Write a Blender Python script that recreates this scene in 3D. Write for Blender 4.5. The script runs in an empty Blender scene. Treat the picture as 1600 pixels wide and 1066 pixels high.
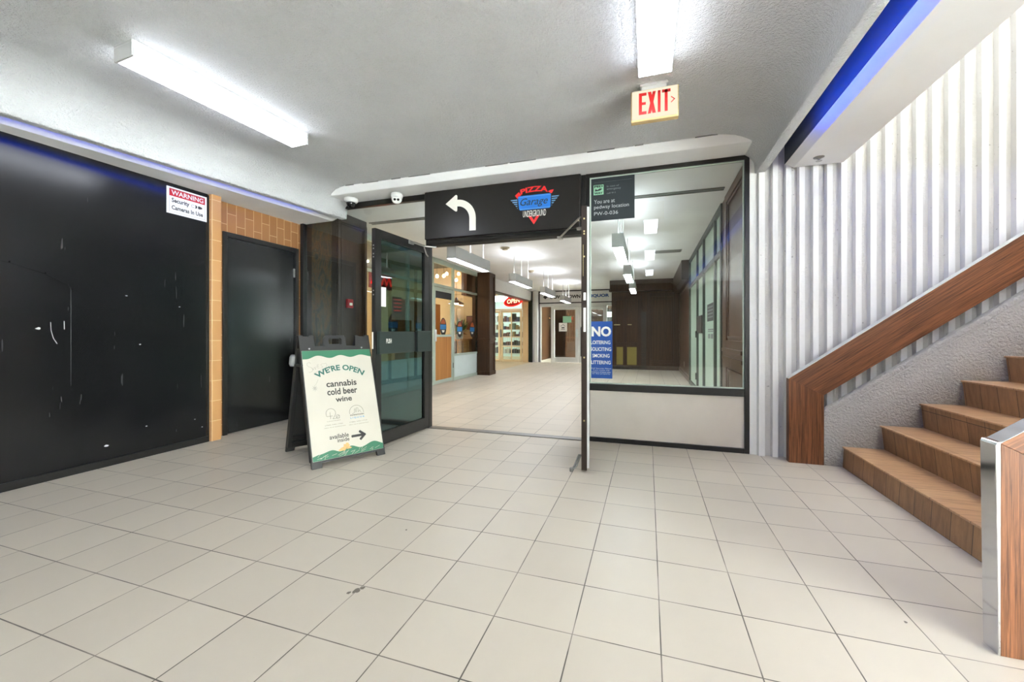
import bpy, bmesh, math, random
from mathutils import Vector, Matrix
random.seed(7)
C = bpy.context.scene.collection
PI = math.pi

# ------------------------------------------------------------------ materials
def lin(c):
    if isinstance(c, str):
        c = tuple(int(c[i:i+2], 16)/255 for i in (0, 2, 4))
    return tuple(((v+.055)/1.055)**2.4 if v > .04045 else v/12.92 for v in c[:3]) + (1,)
class NT:
    """small node-tree writer"""
    def __init__(s, name):
        s.m = bpy.data.materials.new(name); s.m.use_nodes = True
        s.t = s.m.node_tree; s.t.nodes.clear()
        s.out = s.n('ShaderNodeOutputMaterial')
    def n(s, ty, **kw):
        nd = s.t.nodes.new(ty)
        for k, v in kw.items():
            if k.startswith('i_'):
                nd.inputs[k[2:].replace('_', ' ')].default_value = v
            else: setattr(nd, k, v)
        return nd
    def l(s, a, b): s.t.links.new(a, b)
    def coord(s, scale=(1,1,1), rot=(0,0,0), loc=(0,0,0), kind='Object'):
        tc = s.n('ShaderNodeTexCoord'); mp = s.n('ShaderNodeMapping')
        mp.inputs['Scale'].default_value = scale; mp.inputs['Rotation'].default_value = rot
        mp.inputs['Location'].default_value = loc
        s.l(tc.outputs[kind], mp.inputs['Vector']); return mp.outputs[0]
    def noise(s, vec, scale, detail=2, rough=.5, dist=0):
        nd = s.n('ShaderNodeTexNoise'); nd.inputs['Scale'].default_value = scale
        nd.inputs['Detail'].default_value = detail; nd.inputs['Roughness'].default_value = rough
        nd.inputs['Distortion'].default_value = dist
        s.l(vec, nd.inputs['Vector']); return nd.outputs['Fac']
    def ramp(s, fac, stops):
        nd = s.n('ShaderNodeValToRGB'); e = nd.color_ramp.elements
        while len(e) < len(stops): e.new(.5)
        for k, (p, c) in enumerate(stops):
            e[k].position = p; e[k].color = lin(c) if not isinstance(c, float) else (c, c, c, 1)
        s.l(fac, nd.inputs[0]); return nd.outputs[0]
    def math(s, op, a, b=None, c=None, clamp=False):
        nd = s.n('ShaderNodeMath', operation=op); nd.use_clamp = clamp
        for i, v in enumerate((a, b, c)):
            if v is None: continue
            if isinstance(v, (int, float)): nd.inputs[i].default_value = v
            else: s.l(v, nd.inputs[i])
        return nd.outputs[0]
    def mix(s, fac, a, b, blend='MIX'):
        nd = s.n('ShaderNodeMix', data_type='RGBA', blend_type=blend)
        for i, v in ((0, fac), (6, a), (7, b)):
            if isinstance(v, (int, float)): nd.inputs[i].default_value = v
            elif isinstance(v, tuple): nd.inputs[i].default_value = v
            elif isinstance(v, str): nd.inputs[i].default_value = lin(v)
            else: s.l(v, nd.inputs[i])
        return nd.outputs[2]
    def bsdf(s, col='808080', rough=.5, metal=0, spec=.5):
        b = s.n('ShaderNodeBsdfPrincipled')
        for k, v in (('Base Color', col), ('Roughness', rough), ('Metallic', metal), ('Specular IOR Level', spec)):
            if isinstance(v, str): b.inputs[k].default_value = lin(v)
            elif isinstance(v, (int, float, tuple)): b.inputs[k].default_value = v
            else: s.l(v, b.inputs[k])
        s.l(b.outputs[0], s.out.inputs[0]); s.b = b; return b
    def bump(s, h, strength=.3, dist=.01):
        nd = s.n('ShaderNodeBump'); nd.inputs['Strength'].default_value = strength
        nd.inputs['Distance'].default_value = dist; s.l(h, nd.inputs['Height'])
        s.l(nd.outputs[0], s.b.inputs['Normal'])
M = {}
def plain(name, col, rough=.5, metal=0, spec=.5, var=.06, vs=6):
    t = NT(name)
    f = t.noise(t.coord(), vs, 3)
    c = lin(col); lo = tuple(x*(1-var) for x in c[:3])+(1,); hi = tuple(min(1, x*(1+var)) for x in c[:3])+(1,)
    t.bsdf(t.mix(f, lo, hi), rough, metal, spec); M[name] = t.m; return t.m
def emit(name, col, strength):
    t = NT(name); e = t.n('ShaderNodeEmission'); e.inputs[0].default_value = lin(col); e.inputs[1].default_value = strength
    t.l(e.outputs[0], t.out.inputs[0]); M[name] = t.m
def glass(name, tint):
    t = NT(name)
    lw = t.n('ShaderNodeLayerWeight'); lw.inputs[0].default_value = .5
    p = t.math('POWER', lw.outputs['Facing'], 5.0)
    f = t.math('MULTIPLY_ADD', p, .95, .045, True)
    tr = t.n('ShaderNodeBsdfTransparent'); tr.inputs[0].default_value = tint+(1,)
    gl = t.n('ShaderNodeBsdfGlossy'); gl.inputs['Roughness'].default_value = 0; gl.inputs[0].default_value = (1, 1, 1, 1)
    mx = t.n('ShaderNodeMixShader'); t.l(f, mx.inputs[0]); t.l(tr.outputs[0], mx.inputs[1]); t.l(gl.outputs[0], mx.inputs[2])
    t.l(mx.outputs[0], t.out.inputs[0]); M[name] = t.m
def wood(name, dark, light, axis='z', scale=1., rough=.35, rot=0, spec=.5, contrast=(.35, .7)):
    t = NT(name)
    s = {'x': (.7, 30, 30), 'y': (30, .7, 30), 'z': (30, 30, .7)}[axis]
    v = t.coord(tuple(a*scale for a in s), (0, rot, 0))
    if rot:   # rotate first, then stretch
        tc = t.n('ShaderNodeTexCoord'); r = t.n('ShaderNodeMapping'); r.inputs['Rotation'].default_value = (0, rot, 0)
        t.l(tc.outputs['Object'], r.inputs[0]); q = t.n('ShaderNodeMapping'); q.inputs['Scale'].default_value = tuple(a*scale for a in s)
        t.l(r.outputs[0], q.inputs[0]); v = q.outputs[0]
    f = t.noise(v, 2.2, 6, .65, .6); g = t.noise(v, 9, 3, .6)
    m = t.math('ADD', t.math('MULTIPLY', f, .75), t.math('MULTIPLY', g, .25))
    t.bsdf(t.ramp(m, [(contrast[0], dark), (contrast[1], light)]), rough, 0, spec)
    t.bump(g, .08, .002); M[name] = t.m

TILE = .305
def floor_tiles(name, ox, oy, tile, dark='c0b6a8', light='cbc1b2', grout='5c544c'):
    t = NT(name); tc = t.n('ShaderNodeTexCoord'); sp = t.n('ShaderNodeSeparateXYZ'); t.l(tc.outputs['Object'], sp.inputs[0])
    es, ids = [], []
    for k, o in ((0, ox), (1, oy)):
        u = t.math('DIVIDE', t.math('SUBTRACT', sp.outputs[k], o), tile)
        ids.append(t.math('FLOOR', u)); fr = t.math('FRACT', u)
        es.append(t.math('MINIMUM', fr, t.math('SUBTRACT', 1, fr)))
    e = t.math('MINIMUM', es[0], es[1])
    wob = t.noise(tc.outputs['Object'], 3, 3)
    g = t.math('GREATER_THAN', e, t.math('MULTIPLY_ADD', wob, .007, .0038))
    cb = t.n('ShaderNodeCombineXYZ'); t.l(ids[0], cb.inputs[0]); t.l(ids[1], cb.inputs[1])
    wn = t.n('ShaderNodeTexWhiteNoise'); t.l(cb.outputs[0], wn.inputs['Vector'])
    cl = t.noise(tc.outputs['Object'], 2.5, 5, .6)
    m = t.math('ADD', t.math('MULTIPLY', wn.outputs['Value'], .35), t.math('MULTIPLY', cl, .65))
    col = t.ramp(m, [(.2, dark), (.8, light)])
    dirt = t.noise(tc.outputs['Object'], 55, 2)
    col = t.mix(t.math('MULTIPLY', t.math('GREATER_THAN', dirt, .79), .35), col, '8a8078')
    gc = t.ramp(wob, [(.3, '9a9085'), (.52, grout)])
    rg = t.math('MULTIPLY_ADD', cl, .2, .31)
    t.bsdf(t.mix(g, gc, col), rg, 0, .45)
    t.bump(t.math('MULTIPLY', e, 40, clamp=True), .25, .002); M[name] = t.m
floor_tiles('floor tile', .1425*TILE, 3.8847*TILE, TILE)
floor_tiles('tan tile', 0, 0, .4, 'c7ae86', 'd6c097', 'b59c78')

def ceiling_mat():
    t = NT('stipple ceiling'); tc = t.n('ShaderNodeTexCoord')
    f = t.noise(tc.outputs['Object'], 62, 4, .62); big = t.noise(tc.outputs['Object'], 2.3, 3)
    st = t.noise(tc.outputs['Object'], .7, 2)
    col = t.mix(t.math('MULTIPLY', t.math('GREATER_THAN', st, .69), .25), t.ramp(big, [(.3, 'eeeff0'), (.7, 'f4f5f6')]), 'd9ccb8')
    t.bsdf(col, .85, 0, .2)
    h = t.ramp(f, [(.38, 0.), (.66, 1.)])
    t.bump(h, .9, .02); M['stipple ceiling'] = t.m
ceiling_mat()
def rough_wall(name, c1, c2, speck, scale, strength, dist, dirt=None):
    t = NT(name); tc = t.n('ShaderNodeTexCoord')
    f = t.noise(tc.outputs['Object'], scale, 5, .6); b = t.noise(tc.outputs['Object'], 2.2, 4)
    col = t.ramp(b, [(.3, c1), (.7, c2)])
    sk = t.noise(tc.outputs['Object'], 38, 2)
    if speck: col = t.mix(t.math('MULTIPLY', t.math('GREATER_THAN', sk, .745), .7), col, speck)
    if dirt:   # grime rubbed in near the treads and the floor
        sp = t.n('ShaderNodeSeparateXYZ'); t.l(tc.outputs['Object'], sp.inputs[0])
        q = t.math('SUBTRACT', sp.outputs[2], t.math('MULTIPLY', t.math('SUBTRACT', sp.outputs[0], 1.45), .75))
        w = t.math('MULTIPLY', t.math('SUBTRACT', .34, q), 2.2, clamp=True)
        w = t.math('MULTIPLY', w, t.math('MULTIPLY_ADD', b, 1.2, .15), clamp=True)
        col = t.mix(w, col, dirt)
    t.bsdf(col, .8, 0, .25); t.bump(f, strength, dist); M[name] = t.m
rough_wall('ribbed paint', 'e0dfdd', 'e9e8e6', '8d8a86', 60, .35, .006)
rough_wall('groove shade paint', 'c2bfba', 'cecbc7', '8d8a86', 50, .5, .01)  # duller groove paint, its grey also deepens the shade in the recesses
rough_wall('stucco', 'dad7d1', 'e3e0da', None, 55, 1.0, .05, '86745a')
rough_wall('white plaster', 'e6e6e6', 'eeeeee', None, 40, .1, .004)

def black_paint():
    t = NT('black wall paint'); tc = t.n('ShaderNodeTexCoord')
    b = t.noise(tc.outputs['Object'], 1.6, 4, .55, .15)
    sm = t.noise(t.coord((1, 1, 2.5)), 1.6, 4, .65, .4)
    col = t.ramp(sm, [(.35, '111112'), (.62, '171718'), (.8, '222223')])
    scr = t.noise(t.coord((9, 9, .8), (0.25, 0, 0)), 4, 2)
    col = t.mix(t.math('MULTIPLY', t.math('GREATER_THAN', scr, .74), .12), col, '9a9a9a')
    t.bsdf(col, t.math('MULTIPLY_ADD', b, .08, .17), 0, .5)
    M['black wall paint'] = t.m
black_paint()
def brick(name, c1, c2, mortar, w, h, msize, vec, offset=.5, rough=.35, grain=None):
    t = NT(name); tc = t.n('ShaderNodeTexCoord'); sp = t.n('ShaderNodeSeparateXYZ'); t.l(tc.outputs['Object'], sp.inputs[0])
    cb = t.n('ShaderNodeCombineXYZ')
    for k in range(2): t.l(sp.outputs['XYZ'.index(vec[k])], cb.inputs[k])
    br = t.n('ShaderNodeTexBrick'); br.offset = offset; t.l(cb.outputs[0], br.inputs['Vector'])
    for k, v in (('Color1', lin(c1)), ('Color2', lin(c2)), ('Mortar', lin(mortar)), ('Scale', 1.), ('Mortar Size', msize), ('Brick Width', w), ('Row Height', h), ('Mortar Smooth', .1)):
        br.inputs[k].default_value = v
    col = br.outputs['Color']
    if grain:
        g = t.noise(t.coord(grain), 2.2, 5, .65, .4)
        col = t.mix(.55, col, t.ramp(g, [(.3, '8f8f8f'), (.7, 'ffffff')]), 'MULTIPLY')
    t.bsdf(col, rough, 0, .45); t.bump(t.math('SUBTRACT', 1, br.outputs['Fac']), .4, .003); M[name] = t.m
brick('brown wall tile', '8c6038', '9a6b41', 'bd9a70', .24, .105, .0035, 'ZY')
brick('pier tile', 'b58656', 'bf9160', 'd2b488', .205, .3, .003, 'ZY', 0)
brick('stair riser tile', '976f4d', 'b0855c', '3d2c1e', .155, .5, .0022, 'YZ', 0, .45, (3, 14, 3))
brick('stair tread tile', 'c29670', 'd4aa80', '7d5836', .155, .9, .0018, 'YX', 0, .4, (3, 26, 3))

wood('rail wood slope', '4e2c18', '8c5937', 'x', 1.6, .45, math.radians(36.8), .35, (.4, .62))
wood('rail wood post', '4e2c18', '8c5937', 'z', 1.6, .45, 0, .35, (.4, .62))
wood('walnut', '2a190d', '503521', 'z', .8, .36, 0, .3)
wood('walnut dark', '2b1a0e', '573a24', 'z', .8, .38, 0, .25)
wood('pillar wood', '170f08', '34251a', 'z', .8, .34, 0, .3)
wood('walnut red', '3a2013', '5e3a24', 'z', .9, .3)
wood('walnut x', '21140b', '46301f', 'x', .8, .3)
wood('orange ply', 'a8692f', 'cf9352', 'z', .25, .5)
wood('counter wood', '8c5a28', 'c48a4a', 'y', .4, .4)
def burl():
    t = NT('marbled laminate'); v = t.coord((5, 5, 1.6)); f = t.noise(v, 1.6, 6, .6, 2.2)
    t.bsdf(t.ramp(f, [(.3, '17150f'), (.46, '38352a'), (.55, '5a3f1e'), (.62, '2a2519'), (.7, '4c4a3c')]), .34); M['marbled laminate'] = t.m
burl()

plain('white paint', 'dfdedc', .6); plain('white gloss', 'dcdcda', .25); plain('dull grey', '7c7c7b', .5); plain('light grey', 'b9b9b8', .5)
plain('fixture grey', 'bcbcbb', .5); plain('fixture white', 'e9e9e7', .4)
plain('black metal', '141312', .35); plain('black satin', '1c1b1a', .3); plain('bronze metal', '2c211a', .35, .3, .5, .35, 14)
plain('black plastic', '252423', .5); plain('dark plastic', '181818', .45); plain('sign black', '1d1a18', .28)
plain('sign white', 'ece8df', .4); plain('cream', 'e8e3d6', .45, var=.05, vs=3); plain('sign sheet', 'b4aea1', .4, var=.07, vs=4)
plain('green print', '2f6a4e', .45, var=.15); plain('teal print', '1f5a50', .45); plain('ink', '2a2827', .5); plain('pencil grey', '8b8781', .6)
plain('thin ink', '6a6763', .6); plain('blue print', '4a88b8', .5)
plain('stain tan', 'c49a62', .6, var=.3, vs=60); plain('scuff', 'a9a295', .6, var=.3, vs=40)
plain('red print', 'b3161c', .45); plain('sign red', 'e02a2c', .4); plain('logo blue', '1f6fc4', .4); plain('logo sky', '6d9cc6', .4)
plain('navy sign', '0d4794', .4); plain('slate sign', '262d31', .4); plain('pale green print', '8fc3a0', .5); plain('grey print', 'b9bcbc', .5); plain('dim print', '7d8484', .5)
plain('aluminium', 'b5b9b2', .4, .4); plain('mint aluminium', 'b9c6ba', .4, .2); plain('white aluminium', 'd5d6d2', .4)
plain('chrome', 'd9dadd', .09, 1); plain('steel', 'b5b5b2', .3, .9); plain('dull steel', '8a8a88', .4, .8)
plain('kick panel', 'cfc6bb', .4); plain('pale kick', 'd3e0de', .35); plain('beige frame', 'd8bf94', .45); plain('beige wall', 'd0b184', .5)
plain('dark green glass', '1d2a25', .1); plain('frost pane', 'bcd6c8', .3); plain('dark frame', '37423c', .4); plain('push plate', '27302e', .35)
plain('tan housing', 'c7ac78', .5); plain('back panel brown', '4f443a', .6); plain('tile chip', '6f675e', .7); plain('rust', '7a5a3a', .8, var=.4, vs=40); plain('smoke beige', 'b5a98f', .5)
plain('alarm red', 'a81318', .35); plain('lens black', '121214', .08); plain('slot grey', '80827d', .5); plain('dark gap', '080808', .7)
plain('shop wall', 'cfe0d6', .6); plain('shop warm wall', 'c4b193', .6); plain('shop ceiling', '5f605e', .7); plain('grey wall', '9fa09e', .6); plain('liquor wall', '7f8f86', .6)
plain('leaf', '86a03c', .5, var=.35, vs=30); plain('leaf dark', '4f7030', .5, var=.3, vs=30); plain('flower', 'b23a2a', .5); plain('pot', 'c5d2d4', .4); plain('lamp brown', '5a3222', .4)
plain('amber pane', '8a7a32', .35); plain('brass', 'c9b98a', .3, .8); plain('outlet', 'd9d4c8', .4); plain('dark gasket', '0d0d0d', .5)
plain('oval black', '1a1613', .4); plain('oval orange', 'b0592f', .4); plain('oval blue', '2f7fbe', .4)
for i, c in enumerate(('6f4238', '3c4656', 'c8c0b2', '2c2c30', '9a7a48', '62705e', '6d6078', 'd2d2d2')): plain('goods %d' % i, c, .5)
glass('clear glass', (.94, .97, .955)); glass('door glass', (.34, .46, .47)); glass('pale glass', (.9, .95, .92))
emit('tube light', 'eef4ff', 4.8); emit('tube side', 'eef4ff', 1.2); emit('tube low side', 'eef4ff', 8.5); emit('pendant down', 'f2f7ff', 17); emit('pendant up', 'f2f7ff', 9); emit('high panel', 'f8f9fb', 3.6)
emit('blue led', '0050ff', 32); emit('faint blue led', '0044ff', 5.5); emit('exit glow', 'fff4d8', .4); emit('warm bulb', 'ffc890', 30); emit('warm lamp', 'ffb070', 45)
emit('shop light', 'eef6ff', 5); emit('neon red', 'ff2418', 1.6); emit('neon core', 'ffd0a0', .9); emit('warm shop fill', 'ffe9cc', 22); emit('green shop light', 'e6fff2', 3.2)

# ------------------------------------------------------------------ mesh writer
FZ = lambda O: (Vector(O), Vector((1, 0, 0)), Vector((0, 0, 1)))        # a face looking towards -Y
FX = lambda O: (Vector(O), Vector((0, 1, 0)), Vector((0, 0, 1)))        # a face looking towards +X
FNX = lambda O: (Vector(O), Vector((0, -1, 0)), Vector((0, 0, 1)))      # a face looking towards -X
class MB:
    def __init__(s): s.b = bmesh.new()
    def box(s, x0, x1, y0, y1, z0, z1):
        v = [s.b.verts.new(p) for p in ((x0,y0,z0),(x1,y0,z0),(x1,y1,z0),(x0,y1,z0),(x0,y0,z1),(x1,y0,z1),(x1,y1,z1),(x0,y1,z1))]
        for f in ((0,3,2,1),(4,5,6,7),(0,1,5,4),(1,2,6,5),(2,3,7,6),(3,0,4,7)): s.b.faces.new([v[i] for i in f])
        return s
    def prism(s, pts, fr, d0, d1):
        """2D outline in the frame (origin, u, v) pushed from depth d0 to d1 along its normal"""
        O, U, V = fr; N = U.cross(V)
        lo = [s.b.verts.new(O+U*p[0]+V*p[1]+N*d0) for p in pts]; hi = [s.b.verts.new(O+U*p[0]+V*p[1]+N*d1) for p in pts]
        n = len(pts)
        s.b.faces.new(lo[::-1]); s.b.faces.new(hi)
        for i in range(n): s.b.faces.new((lo[i], lo[(i+1) % n], hi[(i+1) % n], hi[i]))
        return s
    def rect(s, fr, u0, u1, v0, v1, d0, d1): return s.prism([(u0,v0),(u1,v0),(u1,v1),(u0,v1)], fr, d0, d1)
    def ring(s, fr, u0, u1, v0, v1, w, d0, d1):
        """rectangular frame of bar width w"""
        s.rect(fr, u0, u0+w, v0, v1, d0, d1); s.rect(fr, u1-w, u1, v0, v1, d0, d1)
        s.rect(fr, u0+w, u1-w, v0, v0+w, d0, d1); s.rect(fr, u0+w, u1-w, v1-w, v1, d0, d1); return s
    def tube(s, pts, r, n=10, closed=False):
        pts = [Vector(p) for p in pts]; rings = []; m = len(pts); up = None
        for i, p in enumerate(pts):
            a = pts[(i-1) % m] if (closed or i) else p; c = pts[(i+1) % m] if (closed or i < m-1) else p
            t = (c-a).normalized()
            if up is None:
                up = Vector((0, 0, 1)) if abs(t.z) < .9 else Vector((1, 0, 0))
            u = t.cross(up); u.normalize(); w = u.cross(t); up = w
            rr = r[i] if isinstance(r, (list, tuple)) else r
            rings.append([s.b.verts.new(p+u*math.cos(2*PI*k/n)*rr+w*math.sin(2*PI*k/n)*rr) for k in range(n)])
        for i in range(m if closed else m-1):
            A, B = rings[i], rings[(i+1) % m]
            for k in range(n): s.b.faces.new((A[k], B[k], B[(k+1) % n], A[(k+1) % n]))
        if not closed: s.b.faces.new(rings[0][::-1] if True else 0); s.b.faces.new(rings[-1])
        return s
    def lathe(s, prof, c, n=28, axis=(0,0,1)):
        ax = Vector(axis).normalized(); q = ax.to_track_quat('Z', 'Y').to_matrix(); c = Vector(c); rings = []
        for r, h in prof:
            rings.append([s.b.verts.new(c+q @ Vector((max(r, 1e-4)*math.cos(2*PI*k/n), max(r, 1e-4)*math.sin(2*PI*k/n), h))) for k in range(n)])
        for A, B in zip(rings, rings[1:]):
            for k in range(n): s.b.faces.new((A[k], A[(k+1) % n], B[(k+1) % n], B[k]))
        s.b.faces.new(rings[0][::-1]); s.b.faces.new(rings[-1]); return s
    def stroke(s, pts, w, fr, d0, d1):
        """a flat line of width w along 2D points of a frame"""
        for a, c in zip(pts, pts[1:]):
            a, c = Vector(a), Vector(c); t = (c-a)
            if t.length < 1e-6: continue
            t = t.normalized(); n = Vector((-t.y, t.x))*w/2; e = t*w*.35
            s.prism([a-e-n, c+e-n, c+e+n, a-e+n], fr, d0, d1)
        return s
    def text(s, body, fr, u0, u1, v0, v1, bold=0, shear=0, d0=.0006, d1=.0014, arc=None, rot=0):
        cu = bpy.data.curves.new('t', 'FONT'); cu.body = body; cu.offset = bold; cu.shear = shear; cu.resolution_u = 3; cu.fill_mode = 'FRONT'
        cu.align_x = 'CENTER'
        ob = bpy.data.objects.new('t', cu); me = bpy.data.meshes.new_from_object(ob)
        xs = [v.co.x for v in me.vertices]; ys = [v.co.y for v in me.vertices]
        bx0, bx1, by0, by1 = min(xs), max(xs), min(ys), max(ys)
        O, U, V = fr; N = U.cross(V)
        def place(co, d):
            a = (co.x-bx0)/(bx1-bx0); b = (co.y-by0)/(by1-by0)
            u = u0+a*(u1-u0); v = v0+b*(v1-v0)
            if arc:      # arc = (height of the middle above the ends, turn of the letters at the ends)
                t = 2*a-1; dv = arc[0]*(1-t*t); an = -arc[1]*t
                hh = b*(v1-v0); u = u0+a*(u1-u0)-math.sin(an)*hh; v = v0+dv+math.cos(an)*hh
            if rot:
                cu_, cv_ = (u0+u1)/2, (v0+v1)/2; du, dv2 = u-cu_, v-cv_
                u = cu_+du*math.cos(rot)-dv2*math.sin(rot); v = cv_+du*math.sin(rot)+dv2*math.cos(rot)
            return O+U*u+V*v+N*d
        top = [s.b.verts.new(place(v.co, d1)) for v in me.vertices]
        for p in me.polygons:
            try: s.b.faces.new([top[i] for i in p.vertices])
            except ValueError: pass
        bpy.data.objects.remove(ob); bpy.data.curves.remove(cu); bpy.data.meshes.remove(me)
        return s
    def build(s, name, mat, parent=None, bevel=0, seg=2, smooth=False, X=None):
        if X is not None: bmesh.ops.transform(s.b, matrix=X, verts=s.b.verts)
        bmesh.ops.recalc_face_normals(s.b, faces=s.b.faces)
        if bevel: bmesh.ops.bevel(s.b, geom=[e for e in s.b.edges if e.is_manifold and e.calc_face_angle(0) > .5], offset=bevel, segments=seg, affect='EDGES', profile=.5, clamp_overlap=True)
        me = bpy.data.meshes.new(name); s.b.to_mesh(me); s.b.free()
        if smooth:
            for p in me.polygons: p.use_smooth = True
        for m in (mat if isinstance(mat, (list, tuple)) else [mat]): me.materials.append(M[m])
        o = bpy.data.objects.new(name, me); C.objects.link(o)
        if parent is not None:
            o.parent = parent; o.matrix_parent_inverse = base_inv(parent)
        return o
def base_inv(p):
    """all meshes are written in room coordinates: undo the place of the top Empty only"""
    return Matrix.Identity(4) if p.parent is not None else Matrix.Translation(-p.location)
def tag(o, label, cat, group=None, kind=None):
    o['label'] = label; o['category'] = cat
    if group: o['group'] = group
    if kind: o['kind'] = kind
    return o
def thing(name, label, cat, loc, group=None, kind=None):
    o = bpy.data.objects.new(name, None); o.empty_display_size = .1; C.objects.link(o); o.location = loc
    return tag(o, label, cat, group, kind)
def struct(name, mb, mat, label, cat, **kw):
    return tag(mb.build(name, mat, **kw), label, cat, kind='structure')
def dup(root, loc, label=None):
    r = root.copy(); C.objects.link(r); r.location = loc
    if label: r['label'] = label
    for ch in list(root.children):
        c = ch.copy(); C.objects.link(c); c.parent = r; c.matrix_parent_inverse = ch.matrix_parent_inverse.copy()
        for g in ch.children:
            d = g.copy(); C.objects.link(d); d.parent = c; d.matrix_parent_inverse = g.matrix_parent_inverse.copy()
    return r
B = lambda *a: MB().box(*a)

# ------------------------------------------------------------------ the setting
FLR = struct('floor', B(-9.2, 6.2, -6.2, 19, -.15, 0), 'floor tile', 'cream square ceramic tile floor running from the foyer into the corridor', 'floor')
struct('floor', B(-9, -4.22, 10.4, 18.6, .0005, .004), 'tan tile', 'tan tile floor before the shop with the red OPEN sign', 'floor')

# foyer ceiling: stippled slab whose sides roll down into two hanging lips
def ceiling():
    s = MB(); rows = []
    for y, xl, zl in ((4.27, -3.615, 2.54), (1.4, -3.90, 2.50), (-6.2, -3.9, 2.5)):
        p = [(xl-.08, 2.95), (xl-.08, zl+.004), (xl-.076, zl), (xl-.006, zl), (xl, zl+.006), (xl+.004, zl+.07)]
        for k in range(1, 11):
            a = k/10*PI/2; p.append((xl+.004+.40*(1-math.cos(a)), zl+.07+(2.80-zl-.07)*math.sin(a)))
        p += [(-2.2, 2.80), (-1.2, 2.80), (-.3, 2.80)]
        for k in range(0, 11):
            a = PI/2-k/10*PI/2; p.append((.916-.40*(1-math.cos(a)), 2.61+.19*math.sin(a)))
        p += [(.92, 2.546), (.926, 2.54), (.994, 2.54), (1.0, 2.546), (1.0, 2.95)]
        rows.append([s.b.verts.new((a, min(y, 4.255) if a > .85 else y, c)) for a, c in p])
    n = len(rows[0])
    for A, Bq in zip(rows, rows[1:]):
        for i in range(n): s.b.faces.new((A[i], A[(i+1) % n], Bq[(i+1) % n], Bq[i]))
    s.b.faces.new(rows[0][::-1]); s.b.faces.new(rows[-1])
    o = s.build('ceiling', 'stipple ceiling')
    for p in o.data.polygons: p.use_smooth = True
    o.data.set_sharp_from_angle(angle=math.radians(40))
    return tag(o, 'white stippled foyer ceiling curving down into lips at both sides', 'ceiling', kind='structure')
ceiling()
plain('gap shade grey', '4a4d52', .8)  # dark tone painted in, keeps the gap beside the LED in deep shade
# right-hand beam over the stair foot, with its lit gap
s = MB(); s.prism([(1.1405, 2.95), (1.1405, 2.578), (1.205, 2.54), (1.565, 2.54), (1.58, 2.555), (1.58, 3.2), (1.0, 3.2), (1.0, 2.95)], FZ((0, 4.16, 0)), 0, 10.3)
struct('trim_1', s, 'white plaster', 'white beam with grey underside above the stair foot, blue glow along its edge', 'beam')
struct('trim_1', B(1.135, 1.1405, -6.2, 4.16, 2.579, 2.95), 'gap shade grey', 'inner face of the gap, coloured dark to deepen the blue light', 'beam')
s = MB(); rows = []
for y, xl, zl in ((4.27, -3.615, 2.54), (1.4, -3.90, 2.50), (-6.2, -3.9, 2.5)):
    p = [(xl-.125, 2.95), (xl-.125, zl+.03), (xl-.21, zl-.004), (-4.45, zl-.015), (-4.45, 2.95)]
    rows.append([s.b.verts.new((a, y, c)) for a, c in p])
for A, Bq in zip(rows, rows[1:]):
    for i in range(5): s.b.faces.new((A[i], A[(i+1) % 5], Bq[(i+1) % 5], Bq[i]))
s.b.faces.new(rows[0]); s.b.faces.new(rows[-1][::-1])
struct('trim_2', s, 'white plaster', 'grey plaster soffit above the black wall, blue glow along its edge', 'soffit')
# header soffit above the glass doors
s = MB(); s.prism([(3.90, 2.765), (3.93, 2.722), (4.30, 2.722), (4.30, 2.80), (3.88, 2.80)], (Vector((0, 0, 0)), Vector((0, 1, 0)), Vector((0, 0, 1))), -3.62, .875)
SOF = struct('trim_3', s, 'white plaster', 'white boxed soffit with cracked top edge above the glass doors', 'soffit', bevel=.008)
s = MB()
random.seed(3)
x = -3.3
while x < .75:
    w = random.uniform(.05, .3)
    if random.random() < .6: s.box(x, x+w, 3.872, 3.884, 2.794, 2.80+random.uniform(-.001, .002))
    x += w+random.uniform(.02, .2)
o = s.build('crack', 'dull steel', SOF); o['kind'] = 'stuff'; o['label'] = 'dark thin crack'

s = MB()
for x, y, r in ((-1.18, 1.45, .014), (-1.165, 1.475, .009), (-1.20, 1.43, .008), (-1.28, 1.99, .006), (.93, 1.95, .006)):
    s.prism([(x+r*random.uniform(.6, 1.3)*math.cos(k*PI/5), y+r*random.uniform(.6, 1.6)*math.sin(k*PI/5)) for k in range(10)], (Vector((0, 0, 0)), Vector((1, 0, 0)), Vector((0, 1, 0))), .0002, .0008)
o = s.build('tile_chip', 'tile chip', FLR); o['kind'] = 'stuff'; o['label'] = 'dark chips along the grout lines'
# left wall: black hoarding, tile pier, recessed tile wall with black door
BW_ = struct('wall_left', B(-4.5, -4.24, -6.2, 2.985, 0, 2.52), 'black wall paint', 'glossy black painted wall panel with scuffs and paint chips', 'wall')
struct('baseboard_left', B(-4.24, -4.222, -6.2, 2.985, 0, .058), 'black satin', 'black baseboard strip along the black wall', 'baseboard', bevel=.003)
struct('trim_4', B(-4.5, -4.236, 2.985, 2.997, 0, 2.50), 'dark gap', 'thin black edging strip between black wall and tan tile pier', 'trim')
struct('wall_left', B(-4.5, -4.20, 2.997, 3.095, 0, 2.53), 'pier tile', 'narrow pier of stacked tan tiles between black wall and black door', 'wall', bevel=.003)
s = MB(); s.box(-4.5, -4.33, 3.095, 3.20, 0, 2.53); s.box(-4.5, -4.33, 3.20, 4.20, 2.195, 2.53); s.box(-4.5, -4.33, 4.20, 4.275, 0, 2.53)
struct('wall_left', s, 'brown wall tile', 'brown vertical tile wall around and above the black door', 'wall')
struct('trim_5', B(-4.34, -4.305, 4.275, 4.30, 0, 2.53), 'white paint', 'thin white corner strip right of the brown tiles', 'trim')
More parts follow.
